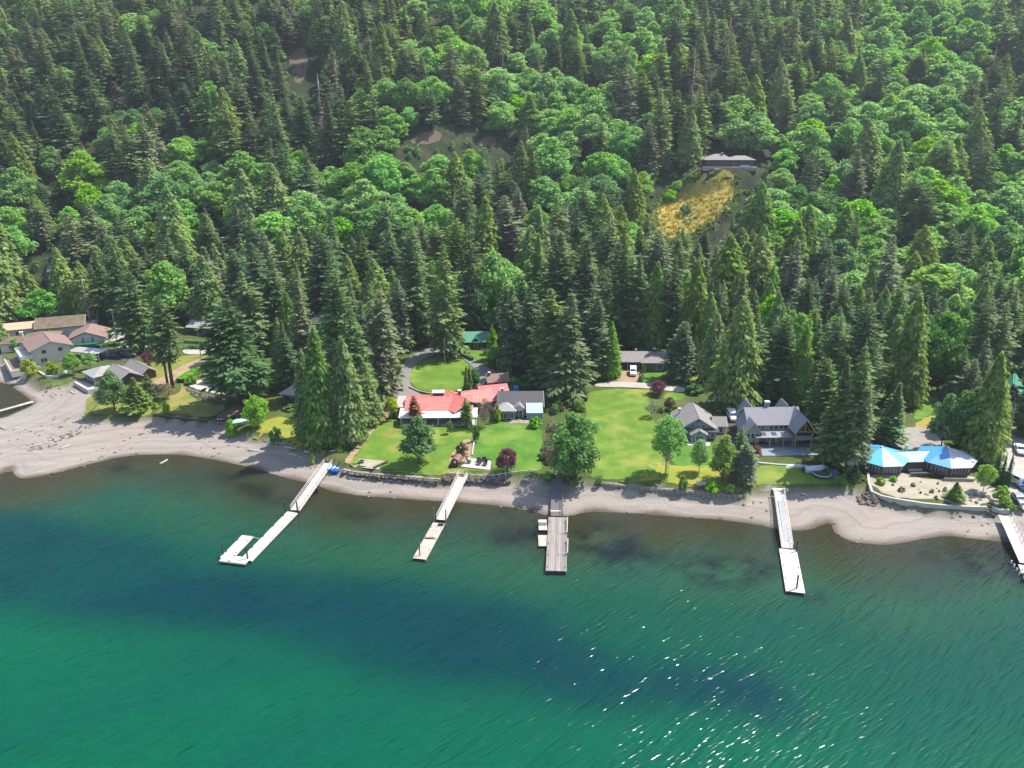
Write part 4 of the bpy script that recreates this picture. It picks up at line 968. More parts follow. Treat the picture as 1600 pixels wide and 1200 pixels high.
class Dock:
    def __init__(s, label, px, py, z=0.0):
        p = U(px, py, z) if z is not None else G(px, py); s.o = np.array([p[0], p[1], 0.0]); s.r = thing('dock', label, 'dock', s.o)
    def P(s, px, py, z): return U(px, py, z) - s.o
    def deck(s, a, b, w, z=.55, mt=None, along=False, name='deck'):
        A, B = s.P(*a, z), s.P(*b, z)
        planks(MB(), A, B, w, z, along=along).build(name, mt or DOCKW, s.r)
        MB().obox(A[:2], B[:2], w - .12, z - .62, z - .105).build('float', DARKF, s.r)
        m = MB(); d = (B - A)[:2]; d = d / np.hypot(*d); n = np.array([-d[1], d[0]]) * (w / 2 + .05)
        for sg in (1, -1): m.obox(A[:2] + n * sg, B[:2] + n * sg, .1, z - .3, z - .02, .0)
        m.build('edge_beam', mt or DOCKW, s.r)
        L_ = np.hypot(*(B - A)[:2])
        for t_ in np.arange(2.0, L_ - .5, 4.0):
            for sg in (1, -1):
                q = A[:2] + d * t_ + n * sg * .86; c = MB(); c.obox((*(q - d * .22), 0), (*(q + d * .22), 0), .09, z + .10, z + .18); c.obox((*(q - d * .06), 0), (*(q + d * .06), 0), .1, z, z + .12); c.build('cleat', PILE, s.r)
        return A, B
    def gang(s, a, b, w, za, zb, mt=None, rails=(1, -1), grate=False):
        A, B = s.P(*a, za), s.P(*b, zb); m = MB(); n_ = max(6, int(np.hypot(*(B - A)[:2]) / .5))
        for i in range(n_):
            p = A + (B - A) * (i + .03) / n_; q = A + (B - A) * (i + .97) / n_; m.obox(p, q, w, -.1, 0)
        g = m.build('gangway', mt or DOCKW, s.r)
        d = (B - A)[:2]; d = d / np.hypot(*d); n = np.array([-d[1], d[0], 0])
        for sg in rails:
            m = MB(); o = n * sg * (w / 2 + .06)
            for z in (.5, 1.0): m.tube(A + o + [0, 0, z], B + o + [0, 0, z], .05, .05, 5)
            k = max(3, int(np.hypot(*(B - A)[:2]) / 1.6))
            for i in range(k + 1): p = A + (B - A) * i / k + o; m.tube(p + [0, 0, -.15], p + [0, 0, 1.02], .05, .05, 5)
            m.obox(A + o, B + o, .1, -.25, .02); m.build('railing', mt or DOCKW, g)
        return A, B
    def pile(s, px, py, zb=.5, top=3.0, r=.16, mt=None):
        p = s.P(px, py, zb); MB().tube((p[0], p[1], -6), (p[0], p[1], top), r, r, 8).build('pile', mt or PILE, s.r)
D_ = Dock('long white dock with a u shaped slip at its end', 512, 724, 1.6)
D_.gang((513,724), (461,797), 1.7, 1.9, .75, rails=(1, -1))
D_.deck((457,800), (384,875), 2.1); D_.deck((387,837), (353,872), 2.2); D_.deck((347,871.2), (388,876.2), 1.9, .57)
a, b = D_.P(392,838,.6), D_.P(406,842,.6); MB().tube(a, b, .05, .05, 5).build('slip_cable', WHITE, D_.r)
for p in ((446.5,799), (465,801), (349,866), (387,873)): D_.pile(*p, top=2.9)
MB().box(-.5, .5, -.3, .5, .2, 1.75).build('abutment', CONC, D_.r, (.8, .2, 0))
a = D_.P(488,762,1.0); MB().box(a[0] - 1.2, a[0] + 1.2, a[1] - .15, a[1] + .15, -1, .9).build('trestle', PILE, D_.r)
D_ = Dock('narrow white dock reached by a straight gangway', 722, 744, 2.4)
D_.gang((724,742), (689,812), 1.75, 2.75, .75)
D_.deck((686,817), (655,873), 2.25, .55, DOCKM)
for p in ((678,815,3.6), (697,819,3.8), (656,868,3.3)): D_.pile(p[0], p[1], top=p[2], r=.12, mt=mat('grey_pile', srgb(110,108,102), .7))
a = D_.P(671,841,.6); MB().box(a[0] - .9, a[0] + .9, a[1] - .15, a[1] + .15, .57, .75).build('bench', BROWNW, D_.r)
a = D_.P(689,820,.6); MB().box(a[0] - .5, a[0] + .5, a[1] - .4, a[1] + .4, .57, .9).build('dock_box', PILE, D_.r)
D_ = Dock('old wide wooden dock with weathered boards', 870, 750, 2.0)
A, B = D_.gang((870,748), (869.5,806), 2.3, 2.6, .85, mat('dark_ramp_boards', srgb(96,92,92), .9, .2, .6), rails=(1,))
m = MB(); m.tube(A + [-.4, -1.0, 1.2], A + [-.4, -1.0, -2.6], .12); 
for t in (.3, .6, .9): p = A + (B - A) * t; m.box(p[0] - 1.1, p[0] + 1.1, p[1] - .1, p[1] + .1, -.6, p[2] - .12)
m.build('ramp_trestle', PILE, D_.r)
a = D_.P(869,801,.9); MB().box(a[0] - 1.1, a[0] + 1.1, a[1] + .1, a[1] + 1.3, .9, 1.1).build('landing', CONC, D_.r)
D_.deck((871.5,808), (869,892), 3.5, .75, DOCKO, along=True)
for (x0, y0), (x1, y1) in (((884.5,812), (884,833)), ((885,845), (884.5,866))):
    a, b = D_.P(x0, y0, .9), D_.P(x1, y1, .9); m = MB(); m.tube(a + [.25, 0, .4], b + [.25, 0, .3], .09, .09, 6); m.tube(a + [.25, 0, -.8], a + [.25, 0, .5], .14, .14, 6); m.tube(b + [.25, 0, .3], b + [-1.5, .1, .1], .08, .05, 5)
    m.build('mooring_boom', mat('pale_pole', srgb(170,166,160), .7), D_.r)
for px in (858, 866, 877): p = D_.P(px, 894, .3); MB().tube((p[0], p[1] + .15, .35), (p[0], p[1] - .3, .35), .38, .38, 10).build('tyre_fender', DARKF, D_.r)
for (x0, x1, y0, y1, lab) in ((841, 855, 812, 828, 'small float with a white locker beside the wooden dock'), (841, 855.5, 836, 853, 'bare small float beside the wooden dock')):
    c = U((x0 + x1) / 2, (y0 + y1) / 2, .5); w = (x1 - x0) / 8.3; l = abs(U(800, y0, .5)[1] - U(800, y1, .5)[1])
    r = thing('swim_float', lab, 'float', (c[0], c[1], 0), 0)
    planks(MB(), (0, -l / 2), (0, l / 2), w, .5, along=True).build('deck', DOCKM, r); MB().box(-w/2 + .05, w/2 - .05, -l/2 + .05, l/2 - .05, -.2, .395).build('float_block', DARKF, r)
c = U(848, 818, .6); r = thing('dock_locker', 'white domed locker on the small float', 'locker', (c[0], c[1], .51))
MB().box(-.75, .75, -.5, .5, 0, .5).build('box', WHITE, r); m = MB(); m.ext([(-.5, .503), (.5, .503), (.35, .75), (-.35, .75)], 'x', -.75, .75); m.build('lid', WHITE, r)
D_ = Dock('white dock with a bent landing left of the blue roofed house', 1218, 764, 1.6)
A = D_.P(1217,766,2.3); planks(MB(), A + [-1.2, .9, 0], A + [2.2, .9, 0], 2.0, 2.3).build('landing', DOCKW, D_.r)
MB().box(A[0] - 1.1, A[0] + 2.0, A[1] + .1, A[1] + 1.7, -.5, 2.19).build('landing_base', CONC, D_.r)
D_.gang((1217,768), (1230,856), 1.8, 2.3, .8, rails=(1, -1)); 
g = D_.P(1223,812,1.6)
a, b = D_.P(1219,782,2.15), D_.P(1229,846,.95); m = MB(); m.obox(a, b, .9, .02, .06); m.build('gangway_grating', mat('grating', srgb(140,144,148), .7), D_.r)
D_.deck((1231,858), (1243,925), 2.9, .6, mat('cream_dock', srgb(200,192,180), .75, .1, .5, .05, isl=.07))
D_.pile(1244,862, top=3.0); D_.pile(1244.5,920, top=3.2)
D_ = Dock('white gangway dock leaving the frame at the right edge', 1570, 806, 1.6)
D_.gang((1570,806), (1604,880), 2.2, 2.1, .9, rails=(1,)); D_.deck((1606,884), (1640,960), 2.8)
for t in np.linspace(0, 1, 5):
    p = D_.P(1581 + t * 17, 876 + t * 24, .5); MB().tube((p[0], p[1], -.1), (p[0], p[1], .55), .22, .12, 8).build('float_buoy', WHITE, D_.r)
D_.pile(1597,905, top=1.8)
D_ = Dock('thin pale gangway crossing the inlet at the left edge', 47, 629, .6)
D_.gang((52,627), (-30,650), 1.3, .9, .5, DOCKM, rails=())
# ---------------------------------------------------------------- seawalls, rocks and fences
def wall_line(name, label, pts, h0, h1, w, mt, cat='wall', cap=None):
    W = [G(*p) for p in pts]; o = W[0]; r = thing(name, label, cat, o)
    m = MB(); c = MB()
    for a, b in zip(W[:-1], W[1:]):
        za = max(float(hz(a[0], a[1])), float(hz(b[0], b[1])))
        A = np.array([*(a - o)[:2], a[2] - o[2]]); B = np.array([*(b - o)[:2], b[2] - o[2]])
        m.obox(A, B, w, h0, h1, w * .3)
        if cap is not None: c.obox(A, B, w + .12, h1 + .003, h1 + .12, w * .3 + .06)
    m.build('wall_body', mt, r)
    if cap is not None: c.build('coping', cap, r)
    return r, W, o
def stones(r, W, o, n, rows, h, size, rng, mt, name='stone', spread=.2, stuff=False):
    seg = [np.hypot(*(b - a)[:2]) for a, b in zip(W[:-1], W[1:])]; tot = sum(seg); M = []
    for q in range(rows):
        d = rng.uniform(0, .5) * size
        while d < tot:
            k = 0; e = d
            while k < len(seg) - 1 and e > seg[k]: e -= seg[k]; k += 1
            p = W[k] + (W[k + 1] - W[k]) * min(1, e / seg[k]); s = size * rng.uniform(.7, 1.3)
            M.append((p[0] - o[0] + rng.uniform(-spread, spread), p[1] - o[1] - rng.uniform(0, spread), p[2] - o[2] + h * (q + .5) / rows + rng.uniform(-.1, .1) * size, s))
            d += s * .95
    return M
def rock_mesh(k, mt, seed):
    g = random.Random(seed); return MB().ball((0, 0, 0), .5, g, .16, (1.15, .9, .72), 5, 7).mesh('rock', mt)
ROCKM = mat('rock_grey', srgb(90,84,78), .95, .28, 1.5, .5, col2=srgb(124,117,110))
ROCKB = mat('rock_brown', srgb(84,72,62), .95, .28, 1.5, .5, col2=srgb(116,102,90))
RM = [rock_mesh(k, ROCKM if k % 2 else ROCKB, k) for k in range(6)]
def put_rocks(r, M, rng, name='stone'):
    for x, y, z, s in M:
        b = link(bpy.data.objects.new(name, RM[rng.randrange(6)]), r, (x, y, z)); b.scale = (s, s, s * rng.uniform(.7, 1.0)); b.rotation_euler = (0, 0, rng.uniform(0, 6.28))
rg = random.Random(8)
r, W, o = wall_line('stone_seawall', 'dark dry stone seawall along the lawn of the red roofed house', [(538,735),(560,739),(600,743),(640,746),(686,750)], -1.2, .35, .8, STONE)
put_rocks(r, stones(r, [w + np.array([0, -.55, -1.0]) for w in W], o, 0, 2, 1.3, .95, rg, ROCKM, spread=.12), rg)
def rockpile(label, pts, n, size, rng, cat='rocks', name='rock_pile'):
    W = [G(*p) for p in pts]; A = np.array([w[:2] for w in W]); lo, hi = A.min(0), A.max(0); o = W[0]
    r = thing(name, label, cat, o); M = []; k = 0
    while len(M) < n and k < 5000:
        k += 1; p = np.array([rng.uniform(lo[0], hi[0]), rng.uniform(lo[1], hi[1])])
        if sdf(A, np.array([p[0]]), np.array([p[1]]))[0] > 0:
            s = size * rng.uniform(.6, 1.4); M.append((p[0] - o[0], p[1] - o[1], float(hz(p[0], p[1])) - o[2] + s * .15, s))
    put_rocks(r, M, rng, 'rock'); return r
rockpile('riprap of loose boulders beside the second gangway', [(694,745),(720,745),(760,746),(796,750),(798,756),(770,760),(745,756),(712,756),(696,752)], 130, .95, rg)
rockpile('heap of grey rubble on the beach before the sandy garden', [(1338,776),(1352,770),(1368,778),(1378,786),(1360,792),(1344,788)], 44, .8, rg)
rockpile('rocky edge of the pale terrace', [(293,604),(300,607),(312,616),(330,619),(348,622),(346,626),(328,625),(306,620),(292,609)], 60, .9, rg)
rockpile('stones and tufts in the planted strip', [(704,722),(714,702),(724,692),(734,692),(732,712),(722,722)], 40, .6, rg)
rockpile('scattered cobbles on the left beach', [(40,704),(90,682),(130,664),(160,660),(130,676),(90,694),(60,708)], 60, .5, rg)
rockpile('stones around the end of the sandy garden', [(1502,776),(1520,772),(1546,776),(1546,786),(1520,786)], 24, .6, rg)
wall_line('concrete_seawall', 'curved pale concrete seawall of the sandy garden', [(1356,742),(1357,756),(1362,771),(1378,778),(1400,783),(1440,789),(1480,793),(1520,795),(1540,795)], -1.6, .55, .5, CONC)
wall_line('concrete_seawall', 'short concrete wall end by the right car park', [(1551,795),(1560,799),(1575,799)], -1.2, .5, .5, CONC)
W0 = [(932,753),(960,757),(1000,762),(1040,765),(1080,768),(1120,772),(1162,776)]
r, W, o = wall_line('block_seawall', 'grey block seawall in front of the long lawn', W0, -1.4, .25, .5, STONE)
bl = MB().box(-.42, .42, -.14, .14, -.19, .19).mesh('block', STONE)
for a, b in zip(W[:-1], W[1:]):
    L = np.hypot(*(b - a)[:2]); k = int(L / .92); an = math.atan2((b - a)[1], (b - a)[0]); n = np.array([math.sin(an), -math.cos(an), 0]) * .34
    for q in range(3):
        for i in range(k):
            p = a + (b - a) * ((i + (.5 if q % 2 else .25)) / k) + n - o
            x = link(bpy.data.objects.new('block', bl), r, (p[0], p[1], p[2] - 1.0 + q * .46)); x.rotation_euler = (0, 0, an); x.scale = (1, rg.uniform(.7, 1.5), 1)
wall_line('timber_wall', 'low dark retaining wall of the left lawn', [(241,650),(270,653),(300,657),(321,659),(334,652),(346,645)], -1.2, .3, .4, mat('black_timber', srgb(48,44,42), .9, .2, 1))
wall_line('timber_wall', 'low plank edging on the left beach', [(115,590),(134,597),(154,605)], -.8, .5, .3, BROWNW)
wall_line('garden_wall', 'pale garden wall under the beach trees', [(60,582),(74,590),(90,590),(104,582)], -1, .6, .4, WHITE)
wall_line('retaining_wall', 'stone edging under the oval lawn', [(640,606),(656,613),(680,618),(704,618),(728,613)], -.8, .45, .5, STONE)
wall_line('edging', 'stone kerb of the flower strip beside the lush lawn', [(738,712),(740,695),(746,682)], -.4, .35, .3, CONC, 'edging')
r, W, o = wall_line('rail_fence', 'low white rail fence above the riprap', [(700,742),(735,745),(770,746),(800,742),(840,737)], .5, .62, .1, WHITE, 'fence')
for a, b in zip(W[:-1], W[1:]):
    for t in np.linspace(0, 1, 4)[:-1]: p = a + (b - a) * t - o; MB().box(p[0]-.07, p[0]+.07, p[1]-.07, p[1]+.07, p[2]-.6, p[2]+.95).build('post', WHITE, r)
r, W, o = wall_line('gravel_terrace_edge', 'pale retaining edge below the lodge terrace', [(1184,724),(1215,727),(1260,729)], -.5, .3, .5, CONC, 'wall')
# ---------------------------------------------------------------- hedges
def hedge(label, pts, w, h, leaf=MAPD):
    W = [G(*p) for p in pts]; o = W[0]; rr = rnp(int(pts[0][0])); C = []; Nn = []
    for a, b in zip(W[:-1], W[1:]):
        L = np.hypot(*(b - a)[:2]); n = int(L * (w + 2 * h) * 14); d = (b - a)[:2] / L; nn = np.array([-d[1], d[0]])
        for _ in range(n):
            t = rr.rand(); q = rr.rand() * (w + 2 * h)
            if q < h: off, z, nv = -w / 2, q, np.array([*(-nn), .1])
            elif q < h + w: off, z, nv = q - h - w / 2, h, np.array([0, 0, 1.])
            else: off, z, nv = w / 2, q - h - w, np.array([*nn, .1])
            p = a[:2] + (b - a)[:2] * t + nn * off; C.append([*(p - o[:2]), a[2] + (b[2] - a[2]) * t - o[2] + z + rr.uniform(-.12, .12)]); Nn.append(nv)
    C = np.array(C); Nn = nrm(np.array(Nn) + rr.normal(size=(len(C), 3)) * .5); A = nrm(np.cross(Nn, rr.normal(size=(len(C), 3)))); B = np.cross(Nn, A); s = rr.uniform(.25, .45, (len(C), 1))
    V, F = quads(C, A * s * .6, B * s * .6)
    r = thing('hedge', label, 'hedge', o); link(bpy.data.objects.new('foliage', arr_mesh('hedge_foliage', V, F, leaf)), r)
    m = MB()
    for a, b in zip(W[:-1], W[1:]): m.obox(a - o, b - o, w * .8, -.3, h * .9)
    m.build('stems', mat('hedge_core', srgb(40,56,28), .95, .3, 1), r)
hedge('tall clipped hedge behind the brown cabin', [(776,588),(800,588)], 1.6, 4.6)
hedge('clipped hedge beside the gravel lane, lower of two', [(288,545),(318,545)], 1.4, 1.2)
hedge('clipped hedge beside the gravel lane, upper of two', [(288,535),(326,537)], 1.2, .9, CED)
hedge('low hedge behind the carport', [(153,545),(168,541),(188,540)], 2.2, 1.3)
hedge('dark hedge beside the green roofed house', [(716,546),(726,556),(738,564)], 1.0, 1.0)
hedge('overgrown bank of shrubs below the dirt track', [(282,598),(300,586),(322,578)], 2.6, 1.2, MAPB)
# ---------------------------------------------------------------- power poles
def pole(label, px, py, ty, arm=True):
    b = G(px, py); h = solve_h(b, ty); r = thing('power_pole', label, 'pole', b)
    MB().tube((0, 0, -1), (0, 0, h), .16, .11, 8).build('pole_shaft', mat('pole_wood', srgb(150,142,130), .9), r)
    if arm:
        MB().box(-1.1, 1.1, -.06, .06, h - 1.0, h - .85).build('crossarm', BROWNW, r); MB().tube((.35, -.1, h * .55), (.35, -.1, h * .55 + .9), .28, .28, 8).build('transformer', WHITE, r)
pole('power pole with transformer beside the left drive', 183, 534, 484); pole('plain pole in the dark woods behind the garage', 155, 508, 486, False)
pole('slim lamp pole beside the gravel lane on the left', 314, 558, 520, False); pole('lamp pole on the oval lawn', 695, 568, 529, False); pole('utility pole by the right car park', 1574, 690, 632, False)
# ---------------------------------------------------------------- vehicles
TYRE = mat('tyre', srgb(28,28,30), .8); RIM = mat('wheel_rim', srgb(150,150,155), .35, .05, 1, 0, .8)
def car(label, px, py, yaw, body, kind='car', name='car', s=1.0):
    b = G(px, py); r = thing(name, label, kind, b, math.radians(yaw)); r.scale = (s, s, s)
    prof = {'car': [(-2.2,.35),(2.2,.35),(2.25,.75),(2.1,.95),(1.1,1.02),(.4,1.48),(-1.2,1.5),(-1.95,1.05),(-2.25,.95)],
            'van': [(-2.5,.4),(2.4,.4),(2.45,.9),(2.25,1.15),(1.4,1.35),(.75,1.95),(-2.4,2.0),(-2.5,1.6)],
            'pickup': [(-2.7,.45),(2.6,.45),(2.65,1.0),(1.4,1.12),(.9,1.75),(-.6,1.78),(-.75,1.1),(-2.7,1.08)]}[kind if kind in ('van', 'pickup') else 'car']
    bo = MB().ext(prof, 'x', -.9, .9).build('body', body, r)
    md = bo.modifiers.new('bevel', 'BEVEL'); md.width = .12; md.segments = 2
    zs = prof[5 if kind != 'pickup' else 4][1]; a, c, d = prof[4], prof[5], prof[6]
    if kind == 'pickup': a, c, d = prof[3], prof[4], prof[5]
    w = MB(); e = .04
    def lerp(p, q, t): return (p[0] + (q[0] - p[0]) * t, p[1] + (q[1] - p[1]) * t)
    w0, w1 = lerp(a, c, .12), lerp(a, c, .92); n = Vector((w1[0] - w0[0], w1[1] - w0[1])).orthogonal().normalized() * .03
    if n.y < 0: n = -n
    w.add([(-.76, w0[0] + n.x, w0[1] + n.y), (.76, w0[0] + n.x, w0[1] + n.y), (.68, w1[0] + n.x, w1[1] + n.y), (-.68, w1[0] + n.x, w1[1] + n.y)], [(0, 1, 2, 3)]); w.build('windshield', GLASS, r)
    z0 = a[1] + .06; z1 = c[1] - .12; y0 = c[0] - .1; y1 = d[0] + .25
    for sg in (-1, 1): MB().box(sg * .9 - .02, sg * .9 + .02, y1, y0 + .25, z0, z1).build('side_window', GLASS, r)
    L = abs(prof[0][0])
    for x in (-.82, .82):
        for y in (-L * .64, L * .64):
            t = MB().tube((x - .11, y, .34), (x + .11, y, .34), .34, .34, 12).build('wheel', TYRE, r); MB().tube((x - .125, y, .34), (x + .125, y, .34), .19, .19, 8).build('rim', RIM, t)
    for x in (-.62, .62):
        MB().box(x - .2, x + .2, prof[2][0] - .06, prof[2][0] + .03, .66, .82).build('headlight', WHITE, r)
WP = mat('white_car_paint', srgb(225,226,228), .3, .03, 1, 0, 0, .6); BP = mat('black_car_paint', srgb(30,34,40), .25, .05, 1, 0, 0, .6); SP_ = mat('silver_car_paint', srgb(150,156,162), .3, .05, 1, 0, .4)
BLP = mat('blue_car_paint', srgb(110,160,200), .3, .05, 1, 0, 0, .6); TEAL = mat('dark_teal_paint', srgb(20,54,58), .3, .05, 1, 0, 0, .6)
car('white van parked before the low grey house', 989, 585, 172, WP, 'van', 'van')
car('white van parked beside the lodge', 1144, 655, 178, WP, 'van', 'van', 1.05); car('dark teal pickup behind the van beside the lodge', 1144, 640, 178, TEAL, 'pickup', 'pickup_truck')
car('black car in the dark yard, left one', 150, 560, 70, BP); car('black car in the dark yard, right one', 180, 560, 80, BP); car('silver car at the end of the dark yard', 198, 556, 75, SP_)
car('white pickup on the right gravel car park, upper', 1592, 706, 160, WP, 'pickup', 'pickup_truck'); car('white van beside the pointed conifers', 1578, 752, 20, WP, 'van', 'van', 1.2)
car('dark sided van right of the white van', 1592, 756, 20, BP, 'van', 'van'); car('silver car nearest the beach at the right edge', 1592, 784, 170, SP_); car('pale blue car at the right edge', 1604, 768, 10, BLP)
car('parked car under the firs left of the power pole', 206, 534, 60, SP_)
# green skip
b = G(137, 546); r = thing('skip', 'dark green skip in front of the white garage', 'skip', b, math.radians(14)); m = MB(); GRN = mat('green_steel', srgb(18,92,72), .5, .1, 1)
m.ext([(-2.6, .3), (2.6, .3), (3.0, 1.9), (-3.0, 1.9)], 'y', -1.1, 1.1); m.build('bin', GRN, r)
for x in np.linspace(-2.4, 2.4, 7): MB().box(x - .07, x + .07, -1.2, -1.103, .35, 1.85).build('rib', GRN, r)
MB().box(-3.05, 3.05, -1.25, 1.25, 1.903, 2.0).build('rim', GRN, r)
# ---------------------------------------------------------------- boats, boards, toys
def kayak(label, c, yaw, col, L=3.6, w=.75, grp=None):
    r = thing('paddle_board', label, 'paddle board', c, yaw, grp); n = 10; m = MB(); P = []
    for i in range(n + 1): t = i / n * 2 - 1; P.append((t * L / 2, w / 2 * (1 - abs(t) ** 2.6) + .02))
    out_ = [(x, y) for x, y in P] + [(x, -y) for x, y in reversed(P)]
    m.prism(out_[::-1], 0, .16).build('hull', col, r); MB().box(-.9, .3, -w * .3, w * .3, .163, .18).build('deck_pad', WHITE, r)
BLU = mat('blue_plastic', srgb(40,110,190), .4, .05, 1); BLU2 = mat('deep_blue_plastic', srgb(16,60,150), .4, .05, 1)
base = G(526, 732)
for i in range(4): kayak(['leftmost', 'second', 'third', 'rightmost'][i] + ' blue paddle board beside the first dock', base + np.array([-1.3 + i * .85, .4, .08]), math.radians(78), BLU, 4.2, .7, 'paddle boards beside the first dock')
for i in range(2):
    c = G(522 + i * 5, 739); r = thing('paddle_boat', ('left' if i == 0 else 'right') + ' deep blue plastic tub below the paddle boards', 'boat', c + np.array([0, 0, .05]), .3); m = MB(); m.ext([(-.5, 0), (.5, 0), (.7, .6), (-.7, .6)], 'x', -.45, .45); m.build('hull', BLU2, r); MB().box(-.35, .35, -.5, .5, .603, .66).build('seat', BLU, r)
def boat(label, px, py, yaw, col, L=5.6, cover=None):
    r = thing('motor_boat', label, 'boat', G(px, py), math.radians(yaw)); n = 8
    S_ = []
    for i in range(n + 1): t = i / n; S_.append((t * L - L / 2, 1.05 * (1 - max(0, (t - .45) / .55) ** 2.2)))
    up = [(x, y) for x, y in S_] + [(x, -y) for x, y in reversed(S_)]; lo = [(x * .92, y * .55) for x, y in up]
    k = len(up); m = MB(); m.add([(x, y, .25) for x, y in lo] + [(x, y, 1.15) for x, y in up], [tuple(range(k - 1, -1, -1)), tuple(range(k, 2 * k))] + [(i, (i + 1) % k, k + (i + 1) % k, k + i) for i in range(k)]); m.build('hull', WHITE, r)
    m = MB(); kk = [(x * .96, y * .9) for x, y in up]; m.add([(x, y, 1.16) for x, y in kk] + [(x * .5, 0, 1.7) for x, y in kk], [(i, (i + 1) % k, k + (i + 1) % k, k + i) for i in range(k)]); m.build('cover', col, r)
    MB().box(-L / 2 - .4, -L / 2 - .02, -.25, .25, .5, 1.5).build('outboard_motor', DARKF, r); MB().box(-L/2, L/2 + 1.2, -.06, .06, .1, .24).build('trailer_beam', RIM, r)
    for y in (-1, 1): MB().tube((-.8, y * 1.1 - .1, .3), (-.8, y * 1.1 + .1, .3), .3, .3, 10).build('wheel', TYRE, r)
boat('covered white boat on the lodge lawn', 1275, 738, 8, mat('boat_cover', srgb(176,186,202), .7, .1, 1.0))
boat('small boat under pale teal cover beside the bright green tree', 376, 664, 25, mat('teal_cover', srgb(150,184,180), .7, .1, 1.0), 4.2)
c = G(1284, 744); r = thing('trampoline', 'round trampoline on the lodge lawn', 'trampoline', c); m = MB(); 
for i in range(20):
    a, b_ = 2 * math.pi * i / 20, 2 * math.pi * (i + 1) / 20; m.tube((1.9 * math.cos(a), 1.9 * math.sin(a), .75), (1.9 * math.cos(b_), 1.9 * math.sin(b_), .75), .14, .14, 5)
m.build('rim_pad', mat('pale_blue_pad', srgb(140,160,190), .6), r); MB().prism([(1.75 * math.cos(2*math.pi*i/20), 1.75 * math.sin(2*math.pi*i/20)) for i in range(20)], .72, .75).build('mat', mat('dark_green_mat', srgb(52,66,44), .8), r)
for a in range(6): x, y = 1.85 * math.cos(a * 1.047), 1.85 * math.sin(a * 1.047); MB().tube((x, y, 0), (x, y, .72), .05, .05, 5).build('leg', RIM, r)
def tarp(label, px, py, w, d, h, col, yaw=0):
    rr = random.Random(int(px)); r = thing('tarp_heap', label, 'tarp', G(px, py), math.radians(yaw)); m = MB(); n = 7; V_ = []
    for j in range(n):
        for i in range(n):
            u, v = i / (n - 1) * 2 - 1, j / (n - 1) * 2 - 1; V_.append((u * w / 2, v * d / 2, h * max(0, (1 - u ** 4) * (1 - v ** 4)) * rr.uniform(.7, 1.1) + .02))
    m.add(V_, [(j*n+i, j*n+i+1, (j+1)*n+i+1, (j+1)*n+i) for j in range(n-1) for i in range(n-1)]); m.build('sheet', col, r); MB().box(-w*.38, w*.38, -d*.38, d*.38, 0, h * .55).build('load', BROWNW, r)
tarp('bright blue tarp heap behind the grey cottage', 806, 612, 2.2, 1.8, 2.0, BLUED); tarp('dark blue tarp heap beside the trampoline', 1301, 742, 2.4, 1.8, 1.4, mat('navy_tarp', srgb(24,62,120), .6, .15, 1.5)); tarp('white sheeting on the lodge lawn', 1243, 729, 4.4, 1.3, .5, WHITE)
# boat shelter
b = G(362, 656); r = thing('boat_shelter', 'dark brown boat shelter sunk into the beach edge', 'shelter', b, math.radians(-24))
MB().slab([(-1.6, -3, 1.9), (1.8, -3, 1.9), (1.8, 3.6, 2.3), (-1.6, 3.6, 2.3)], .25).build('roof', mat('brown_felt', srgb(88,66,54), .95, .2, 1), r)
for x in (-1.4, 1.6):
    for y in (-2.7, .2, 3.2): MB().box(x-.1, x+.1, y-.1, y+.1, -.6, 1.95).build('post', BROWNW, r)
MB().box(-1.5, 1.7, 3.3, 3.5, -.6, 2.1).build('back_wall', DARKW, r)
b = G(347, 660); r = thing('jet_ski', 'black and white jet ski on a rack in front of the shelter', 'jet ski', b, math.radians(-100)); m = MB(); m.ext([(-1.4, .3), (1.2, .3), (1.6, .6), (.5, .75), (-1.4, .7)], 'x', -.5, .5); m.build('hull', BP, r); MB().box(-.3, .3, -1.2, .1, .72, .95).build('seat', WHITE, r); MB().tube((-.45, .3, 1.05), (.45, .3, 1.05), .04).build('handlebar', PILE, r); MB().box(-.4, .4, -1.3, 1.0, 0, .298).build('rack', DOCKM, r)
# canopy by the terrace
b = G(368, 626); r = thing('canopy', 'pale tan canopy beside the broad dark fir', 'canopy', b, math.radians(-12)); m = MB(); m.add([(-2,-1.6,1.9),(2,-1.6,1.9),(2,1.6,1.9),(-2,1.6,1.9),(0,0,2.8)], [(0,1,4),(1,2,4),(2,3,4),(3,0,4),(3,2,1,0)]); m.build('cloth', CREAM, r)
for x in (-1.9, 1.9):
    for y in (-1.5, 1.5): MB().tube((x, y, 0), (x, y, 1.9), .05).build('leg', RIM, r)
# barrel sauna
b = G(711, 729); r = thing('barrel_sauna', 'round wooden barrel sauna beside the white patio', 'sauna', b, math.radians(-16)); r.scale = (.8, .62, .8); n = 20; m = MB(); st = mat('sauna_cedar', srgb(124,86,60), .75, .2, 1.5)
for i in range(n):
    a0, a1 = 2 * math.pi * i / n + .015, 2 * math.pi * (i + 1) / n - .015
    P = [(1.15 * math.cos(a0), 1.3 + 1.15 * math.sin(a0)), (1.15 * math.cos(a1), 1.3 + 1.15 * math.sin(a1)), (1.05 * math.cos(a1), 1.3 + 1.05 * math.sin(a1)), (1.05 * math.cos(a0), 1.3 + 1.05 * math.sin(a0))]
    MB().ext(P, 'y', -.2, 4.2).build('stave', st, r)
MB().ext([(1.04 * math.cos(2*math.pi*i/n), 1.3 + 1.04 * math.sin(2*math.pi*i/n)) for i in range(n)], 'y', 0, .08).build('front_wall', DARKW, r)
MB().ext([(.42 * math.cos(2*math.pi*i/12), 1.4 + .42 * math.sin(2*math.pi*i/12)) for i in range(12)], 'y', -.08, -.003).build('round_window', WHITE, r)
